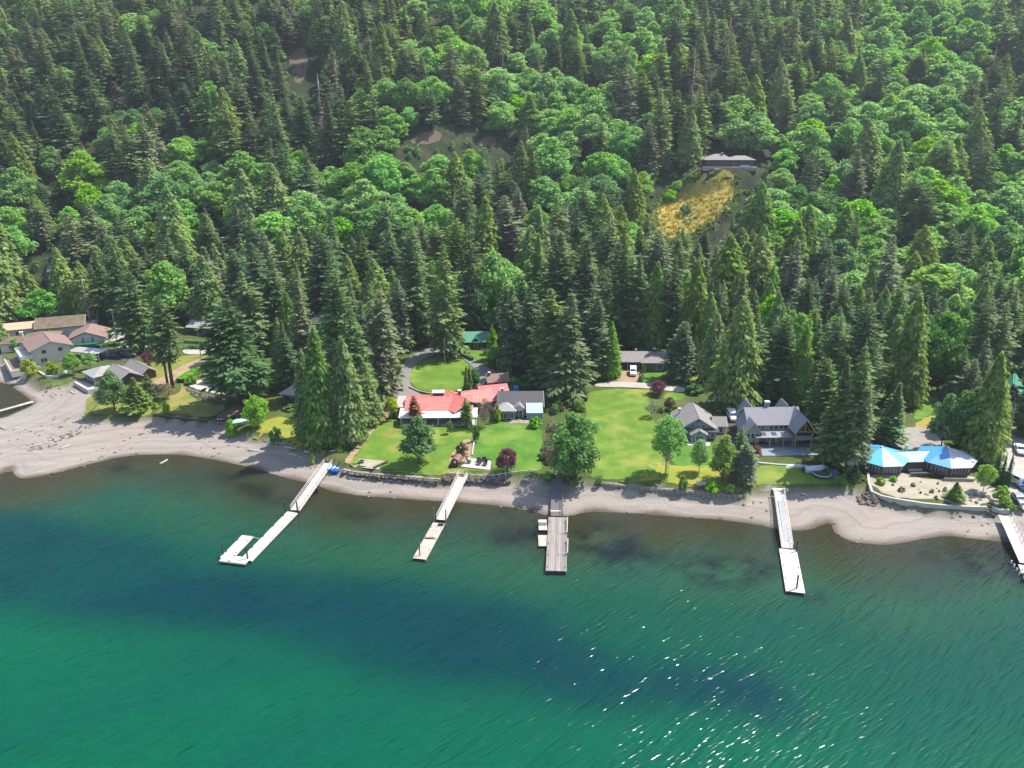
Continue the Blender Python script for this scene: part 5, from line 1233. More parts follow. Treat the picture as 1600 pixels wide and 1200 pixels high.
for y in (.8, 3.2): MB().box(-1, 1, y - .12, y + .12, -.2, .25).build('cradle', BROWNW, r)
# chairs
def chair(label, px, py, yaw, grp, mt=None):
    mt = mt or DARKF; r = thing('garden_chair', label, 'chair', G(px, py) + np.array([0, 0, .14]), math.radians(yaw), grp)
    MB().box(-.38, .38, -.4, .4, .35, .45).build('seat', mt, r); m = MB(); m.slab([(-.38, .38, .45), (.38, .38, .45), (.38, .75, 1.2), (-.38, .75, 1.2)], .07); m.build('backrest', mt, r)
    for x in (-.34, .34):
        MB().box(x - .06, x + .06, -.4, .5, .6, .66).build('armrest', mt, r)
        for y in (-.35, .3): MB().box(x - .04, x + .04, y - .04, y + .04, 0, .35).build('leg', mt, r)
for i, (x, y, a) in enumerate(((733,724,80), (749,721,170), (756,720,190), (749,727,20), (758,728,-20))): chair(['black chair alone at the left of the white patio', 'left rear black chair on the white patio', 'right rear black chair on the white patio', 'left front black chair on the white patio', 'right front black chair on the white patio'][i], x, y, a, 'black chairs on the white patio')
for i, x in enumerate((1091, 1098)): chair(['left', 'right'][i] + ' pale lawn chair on the seawall under the birches', x, 760, 180, 'pale chairs on the seawall', WHITE)
for i, (x, y) in enumerate(((1198, 692), (1213, 693))): chair(['left', 'right'][i] + ' white lounge chair under the lodge porch', x, y, 0, 'white chairs under the lodge porch', WHITE)
# fire pit and bench on the pad
b = G(565, 723); r = thing('fire_pit', 'low square fire pit on the sand coloured pad', 'fire pit', b + np.array([0, 0, .15])); m = MB()
for a in range(4): c_, s_ = math.cos(a * math.pi / 2), math.sin(a * math.pi / 2); m.obox((.45 * c_ - .45 * s_, .45 * s_ + .45 * c_), (.45 * c_ + .45 * s_, .45 * s_ - .45 * c_), .16, 0, .4)
m.build('stone_ring', ROCKM, r); MB().box(-.36, .36, -.36, .36, .0, .15).build('ash_bed', DARKF, r)
b = G(595, 728); r = thing('log_bench', 'dark timber benches at the right of the fire pit pad', 'bench', b + np.array([0, 0, .15]), math.radians(52)); MB().box(-2.2, 2.2, -.2, .2, .25, .42).build('seat', BROWNW, r)
for x in (-1.8, 0, 1.8): MB().box(x-.12, x+.12, -.18, .18, 0, .25).build('leg', BROWNW, r)
# picnic bench on the octagon terrace
H_ = G(1438, 742); r = thing('long_bench', 'long dark bench on the terrace of the octagon house', 'bench', H_ + np.array([0, -.6, .3]), math.radians(4)); MB().box(-2.6, 2.6, -.3, .3, .4, .55).build('seat', DARKW, r); MB().box(-2.6, 2.6, -.36, -.3, 0, .39).build('front_panel', DARKW, r)
# driftwood
WOOD = mat('bleached_driftwood', srgb(176,168,156), .9, .15, 2, .2); WOODD = mat('dark_driftwood', srgb(96,86,76), .9, .2, 2, .2)
DW = [((430,692),(446,693)),((444,699),(462,702)),((452,709),(474,716)),((476,706),(485,708)),((48,700),(72,692)),((93,703),(110,695)),((250,726),(262,719)),((545,747),(572,750)),((668,753),(682,757)),((816,750),(828,752)),((110,612),(116,616)),
      ((388,704),(404,706)),((1544,790),(1570,808)),((1540,800),(1556,808)),((1520,806),(1523,810)),((1252,772),(1262,774)),((508,700),(522,690)),((516,706),(530,702)),((500,694),(512,698)),((20,672),(34,668)),((0,668),(10,672))]
PL = ['below the golden lawn, upper', 'below the golden lawn, middle', 'on the shaded beach below the beachside conifers', 'nearest the small yellow bush', 'on the left beach, longest', 'on the left beach, right of the longest', 'floating in the shallows on the left', 'below the stone seawall, left', 'left of the second gangway',
      'right of the riprap', 'near the low plank edging', 'on the beach left of the tree shadow', 'at the head of the right edge dock, long', 'at the head of the right edge dock, short', 'alone left of the right edge dock', 'on the beach below the lodge lawn', 'at the foot of the big bright conifer, long', 'at the foot of the big bright conifer, right', 'at the foot of the big bright conifer, left', 'on the upper left beach', 'at the left edge of the beach']
for i, ((a, b_), lab) in enumerate(zip(DW, PL)):
    A, B = G(*a), G(*b_); r_ = rg.uniform(.16, .26); m = MB(); m.tube((0, 0, r_ * .7), tuple(B - A + np.array([0, 0, r_ * .6])), r_, r_ * .6, 7)
    o_ = m.build('log', WOODD if i in (12, 13, 14) else WOOD, None, A, True); o_.name = 'driftwood_log'; tag(o_, ('dark' if i in (12, 13, 14) else 'bleached') + ' driftwood log ' + lab, 'log', 'driftwood logs')

# ---------------------------------------------------------------- pebbles and broom
rs = random.Random(5); m = MB(); k = 0
bx = np.array(beachp)
q_ = np.array([(rs.uniform(-180, 170), rs.uniform(126, 250)) for _ in range(9000)])
dbe = sdf(bx, q_[:, 0], q_[:, 1]); dla = np.minimum(sdf(landp, q_[:, 0], q_[:, 1]), -sdf(inlet, q_[:, 0], q_[:, 1])); den = wav(q_[:, 0], q_[:, 1], 26.0)
for (x, y), a, b, c in zip(q_, dbe, dla, den):
    if a < .4 or b < -3 or (c < .4 and not (0 < b < .9)) or k > 1500: continue
    s_ = rs.uniform(.10, .34) * (1.3 if c > 1 else 1); m.ball((x, y, float(hz(x, y)) + s_ * .1), s_, rs, .2, (1.2, 1, .6), 3, 5); k += 1
tag(m.build('beach_stones', mat('beach_pebble', srgb(120,112,104), .9, .3, .6, isl=.4)), 'grey stones strewn over the pebble beach', 'stones', None, 'stuff')
# ---------------------------------------------------------------- hand placed trees and shrubs
ptree('fir',222,548,423,66,'tall fir with its foot beside the purple shrub on the left')
ptree('bare_stem_fir',270,606,462,66,'tall fir with long bare trunk above the left lawn')
ptree('bare_stem_fir',262,602,485,46,'slimmer bare trunked fir just left of its taller twin',FIR)
ptree('alder',180,643,572,52,'bushy green tree at the edge of the left beach',MAPD)
ptree('fir',216,645,590,42,'short young conifer right of the bushy beach tree',CED)
ptree('fir',234,622,583,24,'small dark conifer behind the beach trees',FIRD)
ptree('fir',374,634,468,96,'broad dark fir shading the terrace of the brown roofed house',FIRD)
ptree('cedar',398,612,545,62,'lower conifer to the right of the broad dark fir',CED)
ptree('fir',392,560,425,62,'fir standing behind the broad dark fir')
ptree('fir',437,545,398,64,'tall fir rising above the middle of the left woods',FIRD)
ptree('fir',478,592,437,58,'slender fir left of the dark roof in the trees',FIRG)
ptree('fir',452,610,515,40,'short fir behind the grey roofed cottage',FIRD)
ptree('fir',533,612,395,64,'very tall fir behind the beachside cluster')
ptree('fir',558,640,470,66,'fir in the middle of the beachside cluster')
ptree('fir',600,608,440,72,'brownish fir standing beside the oval drive',FIRG)
ptree('cedar',505,694,512,72,'big bright conifer nearest the beach left of the dirt track',CED)
ptree('cedar',546,690,530,74,'leafy conifer closest to the dirt track',CED)
ptree('cedar',482,686,548,48,'narrow conifer at the left of the beachside cluster',FIR)
ptree('cedar',574,662,566,58,'shorter conifer on the right of the beachside cluster',CED)
ptree('fir',300,494,372,58,'fir behind the low grey roofed house, left of two',FIRD)
ptree('fir',332,496,386,70,'fir behind the low grey roofed house, right of two',FIRG)
ptree('fir',268,492,392,50,'fir above the upper gravel lane')
ptree('cedar',18,486,334,78,'massive cedar at the left edge above the tan roof')
ptree('cedar',54,492,420,48,'cedar between the tan roof and the steep pale gable')
ptree('cedar',108,494,388,54,'cedar just right of the steep pale gable',CEDB)
ptree('cedar',138,496,408,48,'cedar behind the dark mossy roof',CED)
ptree('fir',166,500,392,48,'fir behind the left power poles')
ptree('fir',194,506,384,52,'fir above the drive of the left power pole',FIRD)
ptree('cedar',0,545,478,36,'green cedar cut off by the left edge')
ptree('fir',698,556,382,62,'thick trunked fir at the head of the oval drive')
ptree('fir',650,536,345,58,'tall fir left of the thick trunked drive fir')
ptree('fir',626,548,436,42,'small fir where the drive enters the woods',FIRG)
ptree('fir',735,528,330,52,'fir above the green roofed house',FIRD)
ptree('maple',770,520,376,92,'round crowned maple left of the tallest central firs',MAP)
ptree('cedar',728,520,425,44,'leafy tree left of the round central maple',MAPD)
ptree('spruce',800,572,446,70,'dark spruce behind the clipped hedge',FIRD)
ptree('spruce',828,582,440,76,'dark spruce left of the tall grey spruce',FIRD)
ptree('fir',858,600,452,74,'yellowish fir left of the tall grey spruce',CED)
ptree('spruce',890,616,460,92,'tall grey drooping spruce behind the big lakeside tree',FIR)
ptree('fir',872,560,362,84,'tall fir rising behind the grey spruce',FIRD)
ptree('fir',912,570,372,88,'fir right behind the grey spruce',FIRD)
ptree('fir',930,590,462,64,'fir between the grey spruce and the bright cedar',FIRD)
ptree('cedar',953,590,502,38,'bright pointed cedar beside the gravel lane',CEDB)
ptree('fir',963,548,492,34,'young fir above the bright pointed cedar')
ptree('fir',968,545,352,62,'tall fir above the low grey roofed house with the van')
ptree('fir',992,548,398,56,'fir behind the left end of the van house')
ptree('cedar',1020,552,410,58,'dense cedar behind the middle of the van house')
ptree('fir',1046,552,400,48,'fir behind the chimney of the van house',FIRD)
ptree('cedar',1080,560,408,64,'dense cedar right of the van house')
ptree('fir',1064,592,502,44,'dark fir right in front of the van house',FIRD)
ptree('fir',1084,584,526,18,'thin young fir beside the dark one',FIRD)
ptree('cedar',1146,636,464,92,'huge cedar between the blue grey house and the lodge')
ptree('cedar',1112,600,490,60,'cedar left behind the huge one')
ptree('fir',1172,608,488,52,'fir right behind the huge cedar')
ptree('fir',1214,630,494,58,'fir behind the chimney of the timber lodge',FIRD)
ptree('cedar',1246,634,508,52,'cedar behind the right gable of the timber lodge')
ptree('maple',1228,634,588,52,'dark leafy tree right behind the lodge roof',MAPD)
ptree('fir',1276,690,560,58,'fir against the right wall of the lodge')
ptree('fir',1300,728,556,58,'fir beside the round trampoline')
ptree('fir',1322,736,540,74,'tallest fir of the group left of the blue roof')
ptree('spruce',1338,742,608,44,'brownish spruce nearest the blue roof',FIRG)
ptree('fir',1290,640,480,58,'fir in the woods behind the lodge, right side')
ptree('fir',1330,640,450,64,'fir above the group left of the blue roof',FIRD)
ptree('fir',1390,694,598,48,'open branched conifer on the brown gravel pad',FIR)
ptree('cedar',1408,630,462,72,'big cedar left of the round maple on the right')
ptree('maple',1464,612,474,86,'large round maple on the right below the hill',MAPD)
ptree('cedar',1530,716,552,76,'dense cedar beside the right gravel car park')
ptree('alder',1470,700,606,54,'bare stemmed tree behind the blue roof, left of four',MAPD)
ptree('birch',1496,704,600,52,'bare stemmed tree behind the blue roof, second of four',MAPD)
ptree('cedar',1550,700,598,46,'cedar crowding the right side of the dense one')
ptree('fir',1508,700,588,40,'dark fir between the bare stemmed trees and the dense cedar',FIRD)
ptree('fir',1516,610,452,58,'fir rising right of the large round maple')
ptree('fir',1545,610,470,48,'fir left of the green steep roof')
ptree('fir',1590,604,500,50,'fir behind the green steep roof',FIRD)
ptree('fir',1600,680,560,50,'fir in front of the green steep roof at the right edge')
ptree('alder',655,724,642,66,'single shady tree on the lawn before the red roofed house',MAPD)
ptree('maple',897,754,634,86,'big dark broadleaf tree overhanging the head of the wooden dock',MAPD,var=5)
ptree('bare_tree',866,742,650,52,'brown half bare tree left of the big lakeside tree')
ptree('bare_tree',884,612,556,30,'leafless pale tree in front of the grey spruce')
ptree('birch',1040,740,640,62,'pair stemmed airy birch on the lawn')
ptree('birch',1092,738,682,36,'small birch below the blue grey house')
ptree('alder',1128,752,672,52,'bushy tree by the seawall left of the lodge lawn',CEDB)
ptree('fir',1160,758,692,38,'bluish young spruce by the seawall',FIRG)
ptree('fir',1152,744,664,28,'young spruce beside the lodge corner',FIR)
ptree('birch',1182,722,694,16,'small orange leaved tree below the lodge terrace',ORNG)
ptree('bare_tree',1018,652,622,30,'grey green tree beside the long lawn',FIRG)
ptree('japanese_maple',792,738,697,42,'dark purple maple beside the white patio')
ptree('japanese_maple',1027,617,594,32,'purple leaved tree at the end of the gravel lane')
ptree('japanese_maple',1047,640,620,22,'smaller purple tree behind the birch')
ptree('japanese_maple',233,571,546,24,'dark red shrub under the left firs')
ptree('japanese_maple',90,522,506,18,'small purple tree before the dark mossy roof')
ptree('maple',402,668,611,42,'bright green round tree by the beach',MAPB)
ptree('birch',612,655,617,28,'yellow leaved round tree left of the red roof',YEL)
ptree('fir',648,662,618,22,'conifer with rusty orange top before the porch',ORNG)
ptree('fir',728,668,621,20,'slim conifer before the right end of the porch',CED)
ptree('bare_tree',758,668,618,34,'grey twiggy round tree right of the porch')
ptree('shrub',776,660,630,16,'yellow green shrub left of the grey cottage',YEL)
ptree('birch',702,678,656,12,'tiny tree on the lawn before the porch',MAPD)
ptree('columnar_cedar',729,609,572,10,'left of two clipped columnar cedars')
ptree('columnar_cedar',734,608,570,9,'right of two clipped columnar cedars')
ptree('shrub',742,604,574,26,'round shrub behind the columnar cedars',MAPD)
ptree('shrub',790,618,598,28,'dark shrub between the brown cabin and the grey cottage',MAPD)
ptree('shrub',803,604,588,22,'light shrub behind the grey cottage',MAPB)
ptree('shrub',830,608,582,44,'wide dark bush under the grey spruce',MAPD)
ptree('fir',769,562,508,22,'young conifer beside the green roofed house',CEDB)
ptree('birch',770,570,540,22,'thin stemmed little tree beside the green roof',MAPB)
ptree('shrub',836,668,650,26,'leafy shrubs at the right end of the grey cottage',MAPB)
ptree('shrub',722,712,690,22,'silvery shrub in the rocky planted strip',BROWN)
ptree('shrub',744,690,662,14,'upright dark bush at the top of the planted strip',MAPD)
ptree('shrub',855,748,736,16,'green bush at the left of the dark gangway',MAPB)
ptree('shrub',893,756,738,24,'dark bush at the foot of the big lakeside tree',MAPD)
ptree('shrub',936,758,745,14,'low bush on the seawall left of the lawn',MAPD)
ptree('shrub',1066,766,742,18,'pale green small tree on the seawall',CEDB)
ptree('shrub',1112,768,752,30,'low leafy bush on the seawall',MAPB)
ptree('shrub',1140,769,756,18,'bright bush next to the wall end',MAPB)
ptree('shrub',1085,614,598,34,'green bush at the edge of the dry lawn',MAPD)
ptree('shrub',1004,584,568,10,'clipped dark shrub beside the van',MAPD)
ptree('shrub',1002,596,584,14,'small round shrub on the corner of the lane',MAPD)
ptree('shrub',432,690,666,24,'rounded green bush on the golden lawn',MAPD)
ptree('shrub',362,680,654,28,'leafy bush beside the dark boat shelter',MAPB)
ptree('shrub',455,640,632,30,'low hedge bush before the grey roofed cottage',MAPD)
ptree('columnar_cedar',489,724,708,10,'small yellow bush on the beach left of the first dock',YEL)
ptree('shrub',46,586,560,30,'yellow green bush on the beach below the balcony',YEL)
ptree('shrub',82,588,562,24,'bright yellow round tree on the beach edge',YEL)
ptree('shrub',25,548,528,24,'bright green bush left of the balcony house',MAPB)
ptree('birch',115,586,548,32,'leafy tree on the terrace by the beach',MAP)
ptree('birch',142,578,548,26,'leafy tree right behind the terrace tree',MAP)
ptree('shrub',166,530,512,22,'clipped round bush beside the brick red garage roof',MAPD)
ptree('shrub',84,528,512,14,'lime green bush behind the balcony house',YEL)
ptree('shrub',347,536,512,22,'green bush at the end of the low grey roofed house',MAPB)
ptree('shrub',260,646,626,14,'small green bush on the left lawn',MAPB)
ptree('bare_tree',262,624,596,34,'leafless shrubs around the bare trunks')
ptree('shrub',300,600,584,20,'green bush along the dirt track',MAPB)
ptree('shrub',430,548,530,22,'pale flowering bush in the left woods',ORNG)
ptree('fir',1490,782,752,26,'small conifer in the sandy garden',CED)
ptree('birch',1536,768,722,34,'lime green tree beside the right car park',MAPB)
ptree('shrub',1564,786,758,34,'bright low tree at the end of the seawall',MAPB)
ptree('fir',1554,752,702,14,'left of three dark pointed conifers by the parked vehicles',FIRD)
ptree('fir',1563,756,708,12,'middle of three dark pointed conifers by the parked vehicles',FIRD)
ptree('fir',1572,760,706,13,'right of three dark pointed conifers by the parked vehicles',FIRD)
ptree('shrub',1582,798,788,14,'small bush on the beach at the wall end',MAPB)
ptree('shrub',1476,768,760,8,'tiny green shrub in the sandy garden',MAPD)
ptree('shrub',1375,756,746,20,'weedy green patch in the sandy garden, left one',YEL)
ptree('shrub',1396,752,744,16,'weedy green patch in the sandy garden, middle one',MAPB)
ptree('shrub',1408,768,760,14,'low grey green tuft in the sandy garden',BROWN)
ptree('shrub',1456,770,764,9,'yellow flowering tuft in the sandy garden',YEL)
ptree('shrub',1426,760,754,9,'dull tuft in the middle of the sandy garden',BROWN)
ptree('shrub',1310,756,744,22,'bush at the corner of the lodge lawn',MAPD)
ptree('shrub',1446,612,600,22,'brownish bush by the clearing on the right',BROWN)
ptree('shrub',1545,690,668,40,'leafy bush beside the right car park road',MAPB)
ptree('snag',1116,374,300,16,'lone dead conifer at the foot of the golden slope')
ptree('shrub',1078,286,270,22,'dark bush at the top left of the golden slope',MAPD)
ptree('shrub',1060,300,282,26,'green bush on the left flank of the golden slope',MAPB)
ptree('shrub',1046,314,296,26,'green bush lower on the left flank of the golden slope',MAPB)
ptree('shrub',1070,332,318,22,'green bush in the middle of the golden slope',MAPD)

sb = random.Random(31)
def shrub_strip(poly, n, label, group, leafs, h=(1.0, 3.2)):
    A_ = np.array([G(*p)[:2] for p in poly]); lo_, hi_ = A_.min(0), A_.max(0); k = 0
    while k < n:
        p = np.array([sb.uniform(lo_[0], hi_[0]), sb.uniform(lo_[1], hi_[1])])
        if sdf(A_, p[:1], p[1:])[0] < 0: continue
        q = sb.uniform(*h); tree_at('shrub', (p[0], p[1], float(hz(*p))), q, q * sb.uniform(.9, 1.7), label, group, sb.choice(leafs)); k += 1
shrub_strip([(846,668),(866,660),(900,640),(914,680),(908,720),(880,730),(850,730)], 16, 'mixed shrub under the big lakeside tree', 'shrubs around the big lakeside tree', [MAPD, MAPD, BROWN, CED])
shrub_strip([(850,620),(915,616),(912,640),(870,650),(850,646)], 14, 'rough shrub between the grey cottage and the long lawn', 'shrubs behind the big lakeside tree', [MAPD, CED, BROWN])
shrub_strip([(1022,640),(1046,630),(1060,650),(1056,690),(1040,700),(1030,670)], 10, 'low bush against the left side of the blue grey house', 'bushes beside the blue grey house', [MAPD, MAPB, CED])
shrub_strip([(556,690),(570,660),(590,640),(606,628),(600,650),(580,676),(566,700)], 8, 'low bush along the dirt track', 'bushes along the dirt track', [MAPB, CED, MAPD], (.6, 1.6))
shrub_strip([(400,560),(470,556),(480,600),(430,640),(395,600)], 14, 'leafy bush in the shade of the left woods', 'bushes in the left woods', [MAPD, MAPB, CED])
shrub_strip([(480,690),(530,694),(560,676),(560,690),(530,706),(490,708)], 14, 'scrubby bush at the foot of the beachside conifers', 'bushes at the foot of the beachside conifers', [MAPD, CED, MAPB], (.8, 2.2))
shrub_strip([(1290,735),(1345,742),(1352,758),(1320,764),(1300,758)], 9, 'dark bush at the foot of the right conifer group', 'bushes at the foot of the right conifers', [MAPD, CED], (.8, 2.0))
shrub_strip([(200,612),(240,612),(250,640),(225,644),(200,632)], 8, 'rough bush behind the beach trees', 'bushes behind the beach trees', [MAPD, CED, YEL], (.8, 1.8))
shrub_strip([(1370,750),(1420,744),(1470,756),(1500,770),(1460,786),(1400,778)], 14, 'tiny tuft in the sandy garden', 'tufts in the sandy garden', [BROWN, YEL, MAPD], (.3, .7))
shrub_strip([(640,664),(735,667),(735,671),(640,668)], 9, 'low plant along the porch of the red roofed house', 'plants along the porch', [MAPD, MAPB], (.4, .9))
# ---------------------------------------------------------------- the forest on the hill
MAPROWS = ["cccccccccbcccbmmdmmddcccmmmddddc","cccccmcccbccdbcdddddccccmmdmddcc","ccmcdccccccddmbdmddmcccdcmmddmcd","cccmcmdccccdcbbbmdmdcccmddmmddcm",
 "ccdccdddcdddmddccddcmccdmdmcmcmd","dcddddddcdddddcccmdcccccmcmccdmd","dccdddcccdddddccddcdcccccdmdcddd","cccccccccdcccccccccdccccddcdcdmd","cccccccccccccccdccccccccmcddcmcd","cccccccccccccccdcccccccdcdmcddcc"]
def cell(px, py):
    i = min(31, max(0, int(px / 50))); j = min(9, max(0, int((py - 66) / 40))); return MAPROWS[j][i]
# keep-clear windows in the picture: (x0,y0,x1,y1, nearest distance that may still hide it)
CLEAR = [(1090,236,1170,266,390),(1072,262,1144,300,384),(1050,290,1138,330,386),(1030,322,1112,352,376),(68,398,96,446,345),(648,208,684,224,480),(748,216,772,228,480),(456,84,476,120,560)]
BARE = [G(*p)[:2] for p in [(1096,262),(1130,265),(1148,276),(1147,300),(1140,325),(1120,345),(1080,366),(1040,372),(1018,350),(1024,326),(1050,296),(1076,274)]]
fr = random.Random(21)
grid = {}
def free(x, y, rad):
    cs = 12.0
    for a in range(int(x // cs) - 1, int(x // cs) + 2):
        for b in range(int(y // cs) - 1, int(y // cs) + 2):
            for (u, v, q) in grid.get((a, b), ()):
                if (u - x) ** 2 + (v - y) ** 2 < ((q + rad) * .5) ** 2: return False
    return True
for o in list(S.objects):
    if o.type == 'EMPTY' and o.get('category') == 'tree':
        grid.setdefault((int(o.location.x // 12), int(o.location.y // 12)), []).append((o.location.x, o.location.y, 7.0))
cand = []
for _ in range(26000):
    y = 268 + 420 * fr.random() ** 1.15; x = fr.uniform(-1, 1) * (.70 * y + 30)
    z = float(hz(x, y))
    px0, pyb, dep = proj(x, y, z)
    if pyb > 520: continue
    pxc, pyc, _d = proj(x, y, z + 18)
    if pyc > 474 or pyc < -90: continue
    ch = cell(pxc, pyc)
    if ch == 'b' and fr.random() < .85: continue
    con = {'c': .93, 'd': .05, 'm': .42, 'b': .6}[ch]
    if pyc < 150 and ch in 'dm': con += .10
    isc = fr.random() < con
    if isc: h = fr.uniform(15, 32) if fr.random() < .7 else fr.uniform(24, 38); w = min(17, h * fr.uniform(.48, .68)); rad = 10.4
    else: h = fr.uniform(12, 23); w = h * fr.uniform(.9, 1.3); rad = 9.8
    if float(knob_d(np.array(x), np.array(y))) < 17 or sdf(BARE, np.array([x]), np.array([y]))[0] > -6: continue
    bad = False
    p1 = proj(x, y, z + h)
    wp = w * FOC / dep * .5
    for (a, b, c, d, lim) in CLEAR:
        if y < lim and px0 + wp > a and px0 - wp < c and pyb > b and p1[1] < d: bad = True; break
    if bad or not free(x, y, rad): continue
    grid.setdefault((int(x // 12), int(y // 12)), []).append((x, y, rad))
    cand.append((dep, x, y, z, h, w, isc, pxc, pyc))
WOODS = [[(360,500),(620,470),(640,530),(610,600),(580,655),(520,690),(470,670),(430,640),(420,600),(440,560),(372,545)], [(600,470),(760,470),(780,500),(720,520),(690,530),(620,540)], [(775,480),(960,470),(960,560),(930,596),(900,606),(850,600),(820,575),(790,560)],
         [(960,470),(1130,470),(1120,575),(1090,578),(1070,550),(975,550)], [(1130,470),(1300,470),(1360,480),(1360,600),(1370,680),(1300,700),(1275,630),(1150,606)], [(1300,470),(1640,470),(1640,600),(1560,600),(1500,612),(1480,600),(1420,600),(1350,600)],
         [(0,470),(270,470),(270,486),(200,506),(150,500),(100,490),(0,488)], [(1480,610),(1560,610),(1570,660),(1530,690),(1490,690)]]
NOGO = [(960,545,1070,610), (1100,612,1300,760), (270,484,362,560), (718,505,765,570), (1420,600,1475,680), (60,396,100,450), (490,488,525,520), (430,600,480,640), (1556,580,1600,650)]
nf = 0
for wp_ in WOODS:
    A_ = np.array([G(*p)[:2] for p in wp_]); lo_, hi_ = A_.min(0), A_.max(0)
    q_ = np.array([(fr.uniform(lo_[0], hi_[0]), fr.uniform(lo_[1], hi_[1])) for _ in range(1400)])
    for x, y in q_[sdf(A_, q_[:, 0], q_[:, 1]) > 1]:
        z = float(hz(x, y)); px, py, dep = proj(x, y, z); h = fr.uniform(12, 24); w = h * fr.uniform(.38, .5)
        t_ = proj(x, y, z + h)[1]; q = w * FOC / dep * .4
        if any(px + q > a and px - q < c and py > b + 6 and t_ < d - 6 for a, b, c, d in NOGO) or not free(x, y, 6.4): continue
        grid.setdefault((int(x // 12), int(y // 12)), []).append((x, y, 6.4)); nf += 1
        cand.append((dep, x, y, z, h, w, fr.random() < .86, px, py))
print('flat woods', nf)
cand.sort()
def zone(px, py):
    a = ['far left', 'left', 'left central', 'right central', 'right', 'far right'][min(5, max(0, int(px / 267)))]
    b = 'topmost' if py < 120 else ('upper' if py < 210 else ('middle' if py < 320 else 'lower'))
    return f'{b} part of the {a} hillside'
cnt = {'fir': 0, 'maple': 0, 'cedar': 0, 'spruce': 0, 'alder': 0}
far_con, far_dec = [], []
for dep, x, y, z, h, w, isc, px, py in cand:
    inview = -60 < px < 1660 and py > -20
    if isc:
        k = 'cedar' if fr.random() < (.30 if py > 300 else .12) else ('spruce' if fr.random() < .3 else 'fir')
        if not inview or cnt[k] >= 300: far_con.append((x, y, z, h, w)); continue
        cnt[k] += 1
        dk = 1 if px < 520 else 0
        leaf = fr.choice([FIR, FIRD, FIRD, FIRG] if dk else [FIR, FIR, FIRD, FIRG, CED]) if k != 'cedar' else CED
        zn = zone(px, py)
        kk = k
        if k == 'fir' and fr.random() < .035:
            tree_at('snag', (x, y, z), h, w * .5, 'grey dead conifer among living trees on the ' + zn, 'dead conifers on the ' + zn); continue
        tree_at(kk, (x, y, z), h, w * (1.12 if k == 'cedar' else 1), {'fir': 'dark pointed fir', 'spruce': 'open branched spruce', 'cedar': 'dense yellowish cedar'}[kk] + ' in the forest on the ' + zn, {'fir': 'firs', 'spruce': 'spruces', 'cedar': 'cedars'}[kk] + ' on the ' + zn, leaf, lean=(fr.uniform(-.05, .05), fr.uniform(-.05, .05)))
    else:
        k = 'alder' if fr.random() < .35 else 'maple'
        if not inview or cnt[k] >= 300: far_dec.append((x, y, z, h, w)); continue
        cnt[k] += 1; zn = zone(px, py)
        tree_at(k, (x, y, z), h * (1.1 if k == 'alder' else 1), w, ('broad light green maple' if k == 'maple' else 'pointed light green leafy tree') + ' among conifers on the ' + zn, ('maples' if k == 'maple' else 'pointed leafy trees') + ' on the ' + zn, fr.choice([MAP, MAP, MAP, MAP, MAP, MAPB, MAPD]))
print('forest', cnt, len(far_con), len(far_dec))
# the rest of the wood and its undergrowth read as one mass
LOW = [quads(*conifer_pts(rnp(200 + i), 26., 5., .08, (-16, 26), .6 + .1 * i, 1.25, 1.9, 8, .08, .05, .25))[0] for i in range(4)]
def far_conifers(items):
    Vs = []
    for (x, y, z, h, w) in items:
        a = fr.uniform(0, 6.28); V = LOW[fr.randrange(4)] * np.array([w / 10, w / 10, h / 26]); c_, s_ = math.cos(a), math.sin(a)
        Vs.append(np.stack([V[:, 0] * c_ - V[:, 1] * s_ + x, V[:, 0] * s_ + V[:, 1] * c_ + y, V[:, 2] + z], 1))
    V = np.concatenate(Vs); me = arr_mesh('distant_conifers', V, np.arange(len(V)).reshape(-1, 4), leafmat('far_needles', srgb(78,106,70), srgb(128,150,100), .46, 0, .06))
    tag(link(bpy.data.objects.new('distant_conifers', me)), 'mass of dark conifers filling the far top of the forest', 'trees', None, 'stuff'); print('far verts', len(V))
far_conifers(far_con)
def scatter(name, items, kind, n, leafm, label, sz):
    rr = rnp(5); Vs = []
    if not items: return
    for (x, y, z, h, w) in items:
        if kind == 'c': C, A, B = cedar_pts(rr, h, w / 2, .04, sz, n)
        else: (C, A, B), _ = broad_pts(rr, h, w / 2, .08, sz, n, 9)
        V, F = quads(C, A, B); Vs.append(V + np.array([x, y, z - .3]))
    V = np.concatenate(Vs); me = arr_mesh(name, V, np.arange(len(V)).reshape(-1, 4), leafm)
    tag(link(bpy.data.objects.new(name, me)), label, 'trees', None, 'stuff')
scatter('distant_leafy_trees', far_dec, 'b', 650, leafmat('far_leaves', srgb(84,130,66), srgb(136,178,98), .5, 0, .06), 'mass of pale leafy trees filling the far top of the forest', 1.15)
und = []
WP = [np.array([G(*p)[:2] for p in q]) for q in WOODS]
q_ = np.array([(fr.uniform(-1, 1), 200 + 475 * fr.random() ** 1.2) for _ in range(7000)]); q_[:, 0] *= .70 * q_[:, 1] + 30
ok = q_[:, 1] > 300
for a in WP: ok |= sdf(a, q_[:, 0], q_[:, 1]) > 0
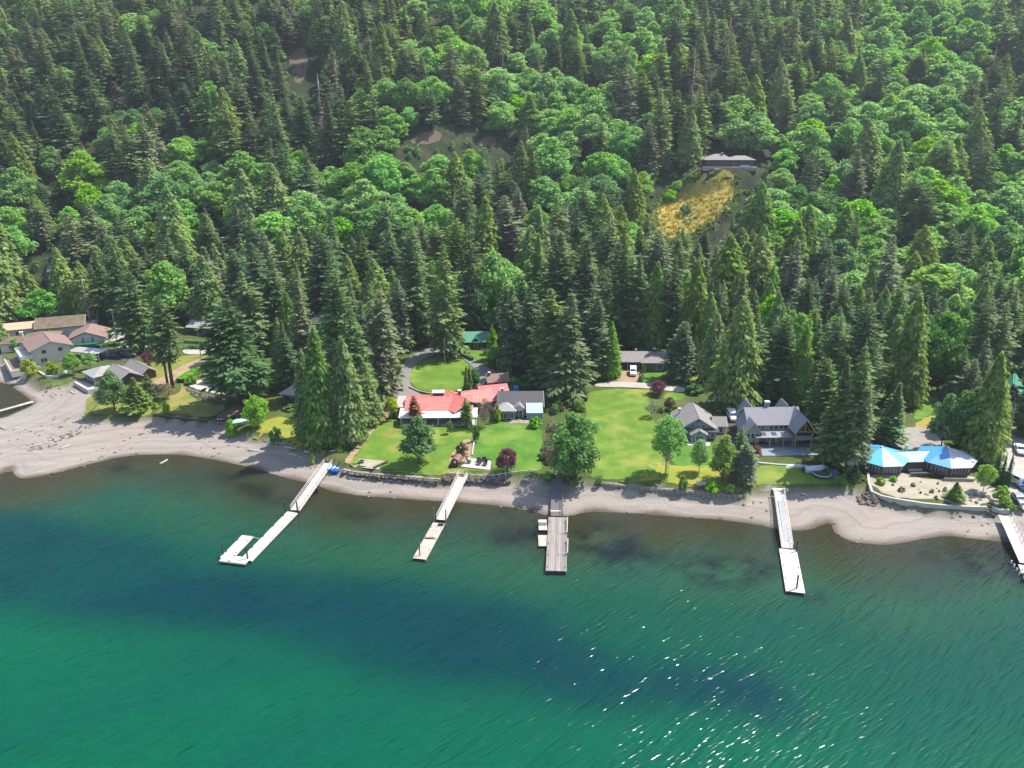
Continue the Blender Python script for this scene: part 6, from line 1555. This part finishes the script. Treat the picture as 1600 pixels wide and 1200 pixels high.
ok &= (knob_d(q_[:, 0], q_[:, 1]) > 15) & (sdf(BARE, q_[:, 0], q_[:, 1]) < 0)
for x, y in q_[ok]:
    z = float(hz(x, y)); px, py, dep = proj(x, y, z)
    if any(a < px < c and b < py < d for a, b, c, d in NOGO + [(275, 484, 360, 500)]) or (cell(px, py) == 'b' and py > 66): continue
    h = fr.uniform(1.5, 5.5); und.append((x, y, z, h, h * fr.uniform(.8, 1.3)))
scatter('undergrowth', und, 'b', 46, leafmat('undergrowth_leaves', srgb(62,98,48), srgb(120,158,80), .42, 0, .08), 'leafy undergrowth between the trunks of the hillside forest', 1.3)

gb = random.Random(9); bro = {0: [], 1: []}
A_ = np.array(BARE); lo_, hi_ = A_.min(0) - 5, A_.max(0) + 5
q_ = np.array([(gb.uniform(lo_[0], hi_[0]), gb.uniform(lo_[1], hi_[1])) for _ in range(2600)]); d_ = sdf(A_, q_[:, 0], q_[:, 1]); w_ = wav(q_[:, 0], q_[:, 1], 16.0)
for (x, y), d, w in zip(q_, d_, w_):
    if d < -3 or knob_d(np.array(x), np.array(y)) < 12 or (d > 3 and gb.random() < .35): continue
    h = gb.uniform(.5, 1.5); bro[1 if (w > .5 or d < 1.5) else 0].append((x, y, float(hz(x, y)), h, h * 1.7))
scatter('broom_scrub', bro[0], 'b', 26, leafmat('broom_flowers', srgb(158,134,42), srgb(206,172,68), .35, 0, .3), 'golden flowering broom covering the slope below the hilltop house', .55)
scatter('green_scrub', bro[1], 'b', 26, leafmat('scrub_leaves', srgb(84,112,52), srgb(140,160,84), .4, 0, .3), 'green scrub edging the golden slope', .6)
# thin summer haze over the valley
m = MB().box(-700, 700, -160, 900, -12, 420)
t = NT('haze'); t.n.remove(t.p); pv = t.N('VolumePrincipled'); pv.inputs['Color'].default_value = (.80, .88, 1, 1); pv.inputs['Density'].default_value = .00008; pv.inputs['Anisotropy'].default_value = .2
t.L(pv.outputs[0], t.o.inputs['Volume'])
tag(m.build('haze', t.m), 'thin pale summer haze in the air over the lake and hillside', None, None, 'stuff')
